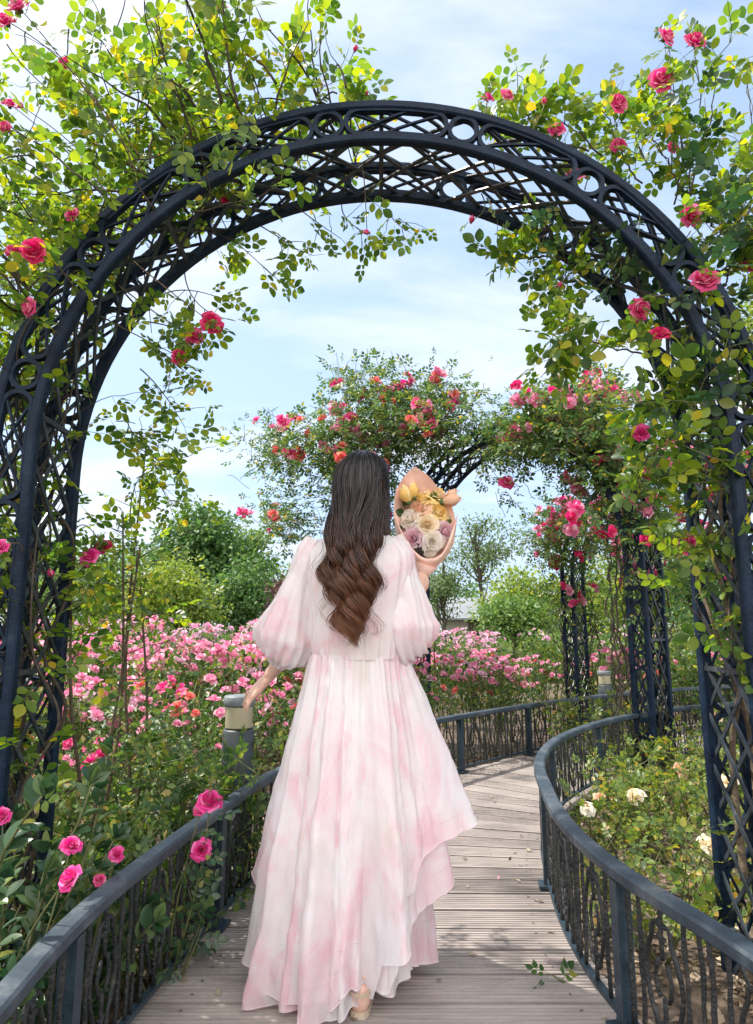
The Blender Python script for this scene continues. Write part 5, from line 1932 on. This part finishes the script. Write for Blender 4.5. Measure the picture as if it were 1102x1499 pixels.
    sleeve([P(466, 792, 2.43), P(452, 826, 2.43), P(437, 870, 2.44), P(426, 915, 2.46), P(418, 946, 2.49), P(408, 970, 2.53)],
           [(0, .045), (.10, .058), (.3, .058), (.52, .084), (.72, .120), (.86, .104), (.95, .05), (1, .036)], 1, (.92, 1))
    sleeve([P(570, 790, 2.43), P(584, 824, 2.43), P(590, 868, 2.42), P(592, 910, 2.42), P(595, 940, 2.43), P(600, 952, 2.48)],
           [(0, .045), (.10, .058), (.3, .060), (.52, .082), (.74, .114), (.88, .092), (.96, .05), (1, .04)], 2, (.92, 1))

    # ---------------- hair
    hair = MB()
    V_ = lambda v: P(0, v, 2.3)[2]
    zs = np.array([P(0, v, 2.30)[2] for v in (660, 690, 720, 760, 800, 850, 890, 920, 945, 965)])
    cu = np.array([523, 524, 525, 520, 514, 512, 513, 515, 517, 519])
    hw = np.array([22, 39, 43, 41, 37, 35, 31, 25, 15, 8])
    o_ = np.argsort(zs)
    zs, cu, hw = zs[o_], cu[o_], hw[o_]
    pxm = 2.33 / FPX
    cx = lambda z: (np.interp(z, zs, cu) - 551) * pxm
    hx = lambda z: np.interp(z, zs, hw) * pxm
    nl = 12
    lock_ph = rng.uniform(0, 6.28, nl)
    lock_ph = np.cumsum(rng.normal(1.25, .7, nl))
    lock_amp = rng.uniform(.75, 1.25, nl)
    lock_end = np.abs(np.linspace(-1, 1, nl)) ** 1.5 * .15 + rng.uniform(0, .085, nl)

    def strand(a, layer, zend, kind):
        """a: -1..1 across the head; layer: 0 inside .. 1 outside"""
        phi0 = a * R(118) + R(6)
        phi1 = min(phi0, R(21) + .10 * phi0 if phi0 > 0 else phi0)
        pts = []
        rx, ry, rz = .096 + .012 * layer, .108 + .012 * layer, .116 + .012 * layer
        for t in np.linspace(R(2), R(92), 14):
            phi = phi0 + (phi1 - phi0) * min(1, (t / R(88)) ** 1.5)
            l_ = np.array([rx * math.sin(t) * math.sin(phi), -ry * math.sin(t) * math.cos(phi), rz * math.cos(t)])
            pts.append(hc + (0, .006, .014) + l_)
        eq = pts[-1]
        li = min(nl - 1, max(0, int((a + 1) / 2 * (nl - .001))))
        z = np.linspace(eq[2], zend, 34)[1:]
        w = np.clip((eq[2] - z) / .16, 0, 1); w = w * w * (3 - 2 * w)
        q = np.clip((1.52 - z) / .16, 0, 1)
        arg = (1.56 - z) / .150 * 2 * np.pi + lock_ph[li]
        amp = .025 * q * lock_amp[li] * (.65 + .5 * np.clip((1.4 - z) / .3, 0, 1))
        taper = 1 - .42 * np.clip((z - zend) / .13, 0, 1) ** .8 * 0
        tgt_x = cx(z) + a * hx(z) * taper + amp * np.sin(arg)
        yb = np.interp(z, [1.05, 1.2, 1.35, 1.45, 1.55, 1.7], [2.262, 2.258, 2.270, 2.290, 2.312, 2.318])
        tgt_y = yb + .050 * a * a - .030 * layer + .040 * (1 - layer) * .6 - amp * 1.1 * np.cos(arg)
        x = eq[0] * (1 - w) + tgt_x * w
        y = eq[1] * (1 - w) + tgt_y * w
        pts += [np.array(k) for k in zip(x, y, z)]
        return np.array(pts), li

    for k in range(1500):
        a = rng.uniform(-1, 1)
        c_ = round(a * nl / 2) / (nl / 2)
        a = a * .36 + c_ * .64 + rng.normal() * .012
        layer = rng.random() ** .6
        zend = 1.045 + lock_end[min(nl - 1, max(0, int((np.clip(a, -1, 1) + 1) / 2 * (nl - .001))))] + abs(rng.normal()) * .035
        p, li = strand(np.clip(a, -1, 1), layer, zend, 0)
        jit = np.linspace(.0, 1, len(p))[:, None] * rng.normal(size=3) * .006
        frizz = np.cumsum(rng.normal(size=p.shape) * .00055, 0)
        p = p + jit + frizz
        rr = rng.uniform(.0012, .0022) * np.interp(np.linspace(0, 1, len(p)), [0, .15, .8, 1], [.7, 1, 1, .25])
        tube(hair, p, rr, 4, 0, cap=False)
    # broad inner locks that close the mass
    for li in range(70):
        a = -1 + 2 * (li + .5) / 70
        p, _ = strand(a * .95, .18, 1.15 + .15 * abs(a) + rng.random() * .05, 0)
        tube(hair, p, .0075 * np.interp(np.linspace(0, 1, len(p)), [0, .1, .75, 1], [.8, 1, 1.0, .2]), 6, 0, cap=True)
    # fine flyaway wisps
    for k in range(60):
        a = rng.choice([-1, 1]) * rng.uniform(.7, 1.06)
        p, _ = strand(a, 1.0, rng.uniform(1.08, 1.35), 0)
        p = p + np.linspace(0, 1, len(p))[:, None] ** 2 * np.array([a * rng.uniform(-.01, .03), rng.normal() * .02, 0]) + np.cumsum(rng.normal(size=p.shape) * .0009, 0)
        tube(hair, p, .0005, 3, 0, cap=False)
    # hair in front of the ears, framing the face
    for k in range(220):
        phi = rng.choice([-1, 1]) * R(rng.uniform(78, 122))
        pts = []
        for t in np.linspace(R(3), R(100), 14):
            pts.append(hc + (0, .006, .014) + rot @ np.array([.097 * math.sin(t) * math.sin(phi), -.108 * math.sin(t) * math.cos(phi), .118 * math.cos(t)]))
        e = pts[-1]
        for j in range(1, 12):
            pts.append(e + np.array([.004 * math.sin(j * .8 + k) - e[0] * .004 * j, .006 * math.sin(j * .7), -.021 * j]))
        tube(hair, pts, .0017, 4, 0, cap=False)
    ho = part(hair, 'hair', M['hair'])


M['hem'] = organza('organza_hem', .25, 0.3, 5.6)
woman()


# ------------------------------------------------------------------ the bouquet
def bouquet():
    rng = np.random.default_rng(8)
    c0 = P(622, 765, 2.64)
    root = thing('bouquet', 'bouquet of cream and lilac roses in salmon pink paper, held against the woman’s right shoulder', 'bouquet', tuple(c0))
    k = 2.66 / FPX
    out = np.array([(-14, 83), (4, 70), (20, 50), (32, 38), (39, 24), (44, 2), (43, -20), (38, -38), (24, -58), (3, -71), (-18, -60), (-33, -36), (-43, -14), (-46, 14), (-44, 40), (-38, 56), (-25, 74)], float) * k
    o = smooth_path(np.vstack([out, out[:1]]), 96)[:-1]
    r = np.linspace(0.05, 1, 14)[:, None]
    ang = np.arange(95)
    ruf = .006 * np.sin(ang * .9) * np.sin(ang * .23 + 1)
    x = o[:, 0] * r
    z = o[:, 1] * r
    y = .065 * (1 - r ** 2.2) - .02 * r + ruf * r ** 2 + .004 * np.sin(ang * .7 + 5 * r)
    mb = MB()
    V = np.stack([x, y, z], -1)
    grid_faces(mb, V, wrap=True, cap=False)
    mb.build('wrapping_paper', M['paper'], root)
    # front lip folded over the stems
    low = smooth_path(np.array([(-45, -2), (-42, -20), (-33, -38), (-18, -60), (3, -71), (24, -58), (38, -38), (44, -16), (45, 6)], float) * k, 40)
    lipv = smooth_path(np.array([(-46, 8), (-38, -10), (-24, -36), (-8, -52), (8, -55), (22, -48), (33, -26), (41, -4), (47, 14)], float) * k, 40)
    f = np.linspace(0, 1, 8)[:, None, None]
    W = low[None] * (1 - f) + lipv[None] * f
    yy = -.018 - .045 * np.sin(f[..., 0] * np.pi * .6) + .004 * np.sin(np.arange(40) * .8)[None]
    mb = MB()
    grid_faces(mb, np.stack([W[..., 0], yy, W[..., 1]], -1))
    mb.build('paper_fold', M['paper'], root)
    mb = MB()
    tube(mb, [(-.0, -.012, -.165), (-.012, -.005, -.20), (-.02, .0, -.24), (-.026, .004, -.30), (-.03, .006, -.335)], (.052, .030, .018, .021, .03), 14)
    mb.build('paper_handle', M['paper'], root)
    mb = MB()
    ball(mb, (-.002, .004, -.095), (.062, .03, .05), 16, 10, fn=lambda V: V * (1 + .12 * np.sin(V[..., :1] * 9) * np.cos(V[..., 2:] * 7)))
    mb.build('dark_tissue', M['dark_paper'], root)
    mesh = {c: [rose_mesh('rose_bloom', M[c], 24, 6, s, .9) for s in (11, 12)] for c in ('white', 'peach', 'mauve', 'yellow', 'cream')}
    for u, v, px, c, dy, fc in ((640, 722, 34, 'yellow', .0, (.2, -.7, .7)), (612, 745, 34, 'peach', -.02, (-.3, -.8, .5)), (642, 748, 32, 'yellow', -.02, (.3, -.85, .4)), (598, 760, 32, 'white', -.025, (-.5, -.8, .1)),
                                (625, 768, 34, 'cream', -.045, (0, -1, .15)), (652, 778, 32, 'mauve', -.025, (.5, -.85, 0)), (604, 789, 34, 'mauve', -.035, (-.3, -.9, -.1)), (633, 793, 33, 'white', -.045, (.1, -1, -.1)),
                                (618, 728, 26, 'yellow', .0, (-.1, -.6, .8)), (628, 808, 22, 'white', -.035, (0, -.9, -.4)), (652, 758, 24, 'cream', -.005, (.6, -.7, .2))):
        p = P(u, v, 2.64) - c0 + (0, dy, 0)
        s = px * k / 2 * 1.08
        d = unit(np.array(fc))
        place('rose_bloom', mesh[c][rng.integers(2)], root, p - d * s * .5 + (0, .01, 0), aim(d, rng.uniform(0, 6)), s)
    # pointed buds at the edge of the bunch
    for (u, v), (du, dv), m in (((648, 735), (24, -6), 'peach'), ((598, 735), (-8, -22), 'yellow'), ((606, 728), (-2, -20), 'yellow'), ((655, 730), (12, -12), 'peach')):
        a, b_ = P(u, v, 2.62) - c0, P(u + du, v + dv, 2.61) - c0
        place('flower_bud', bud_mesh('flower_bud', M[m], 5), root, a, aim(b_ - a), np.linalg.norm(b_ - a) * .95)
    lv = Leaves()
    for _ in range(26):
        a = rng.uniform(0, 6.28)
        p = np.array([math.cos(a) * .085 - .005, .012, math.sin(a) * .10 + .0])
        lv.add(p, unit(np.array([math.cos(a), -.6, math.sin(a)])), unit(rng.normal(size=3) + np.array([0, -1, 0])), rng.uniform(.03, .05))
    mb = MB()
    lv.emit(mb, LEAF12)
    mb.build('leaves', M['leaf'], root)


bouquet()
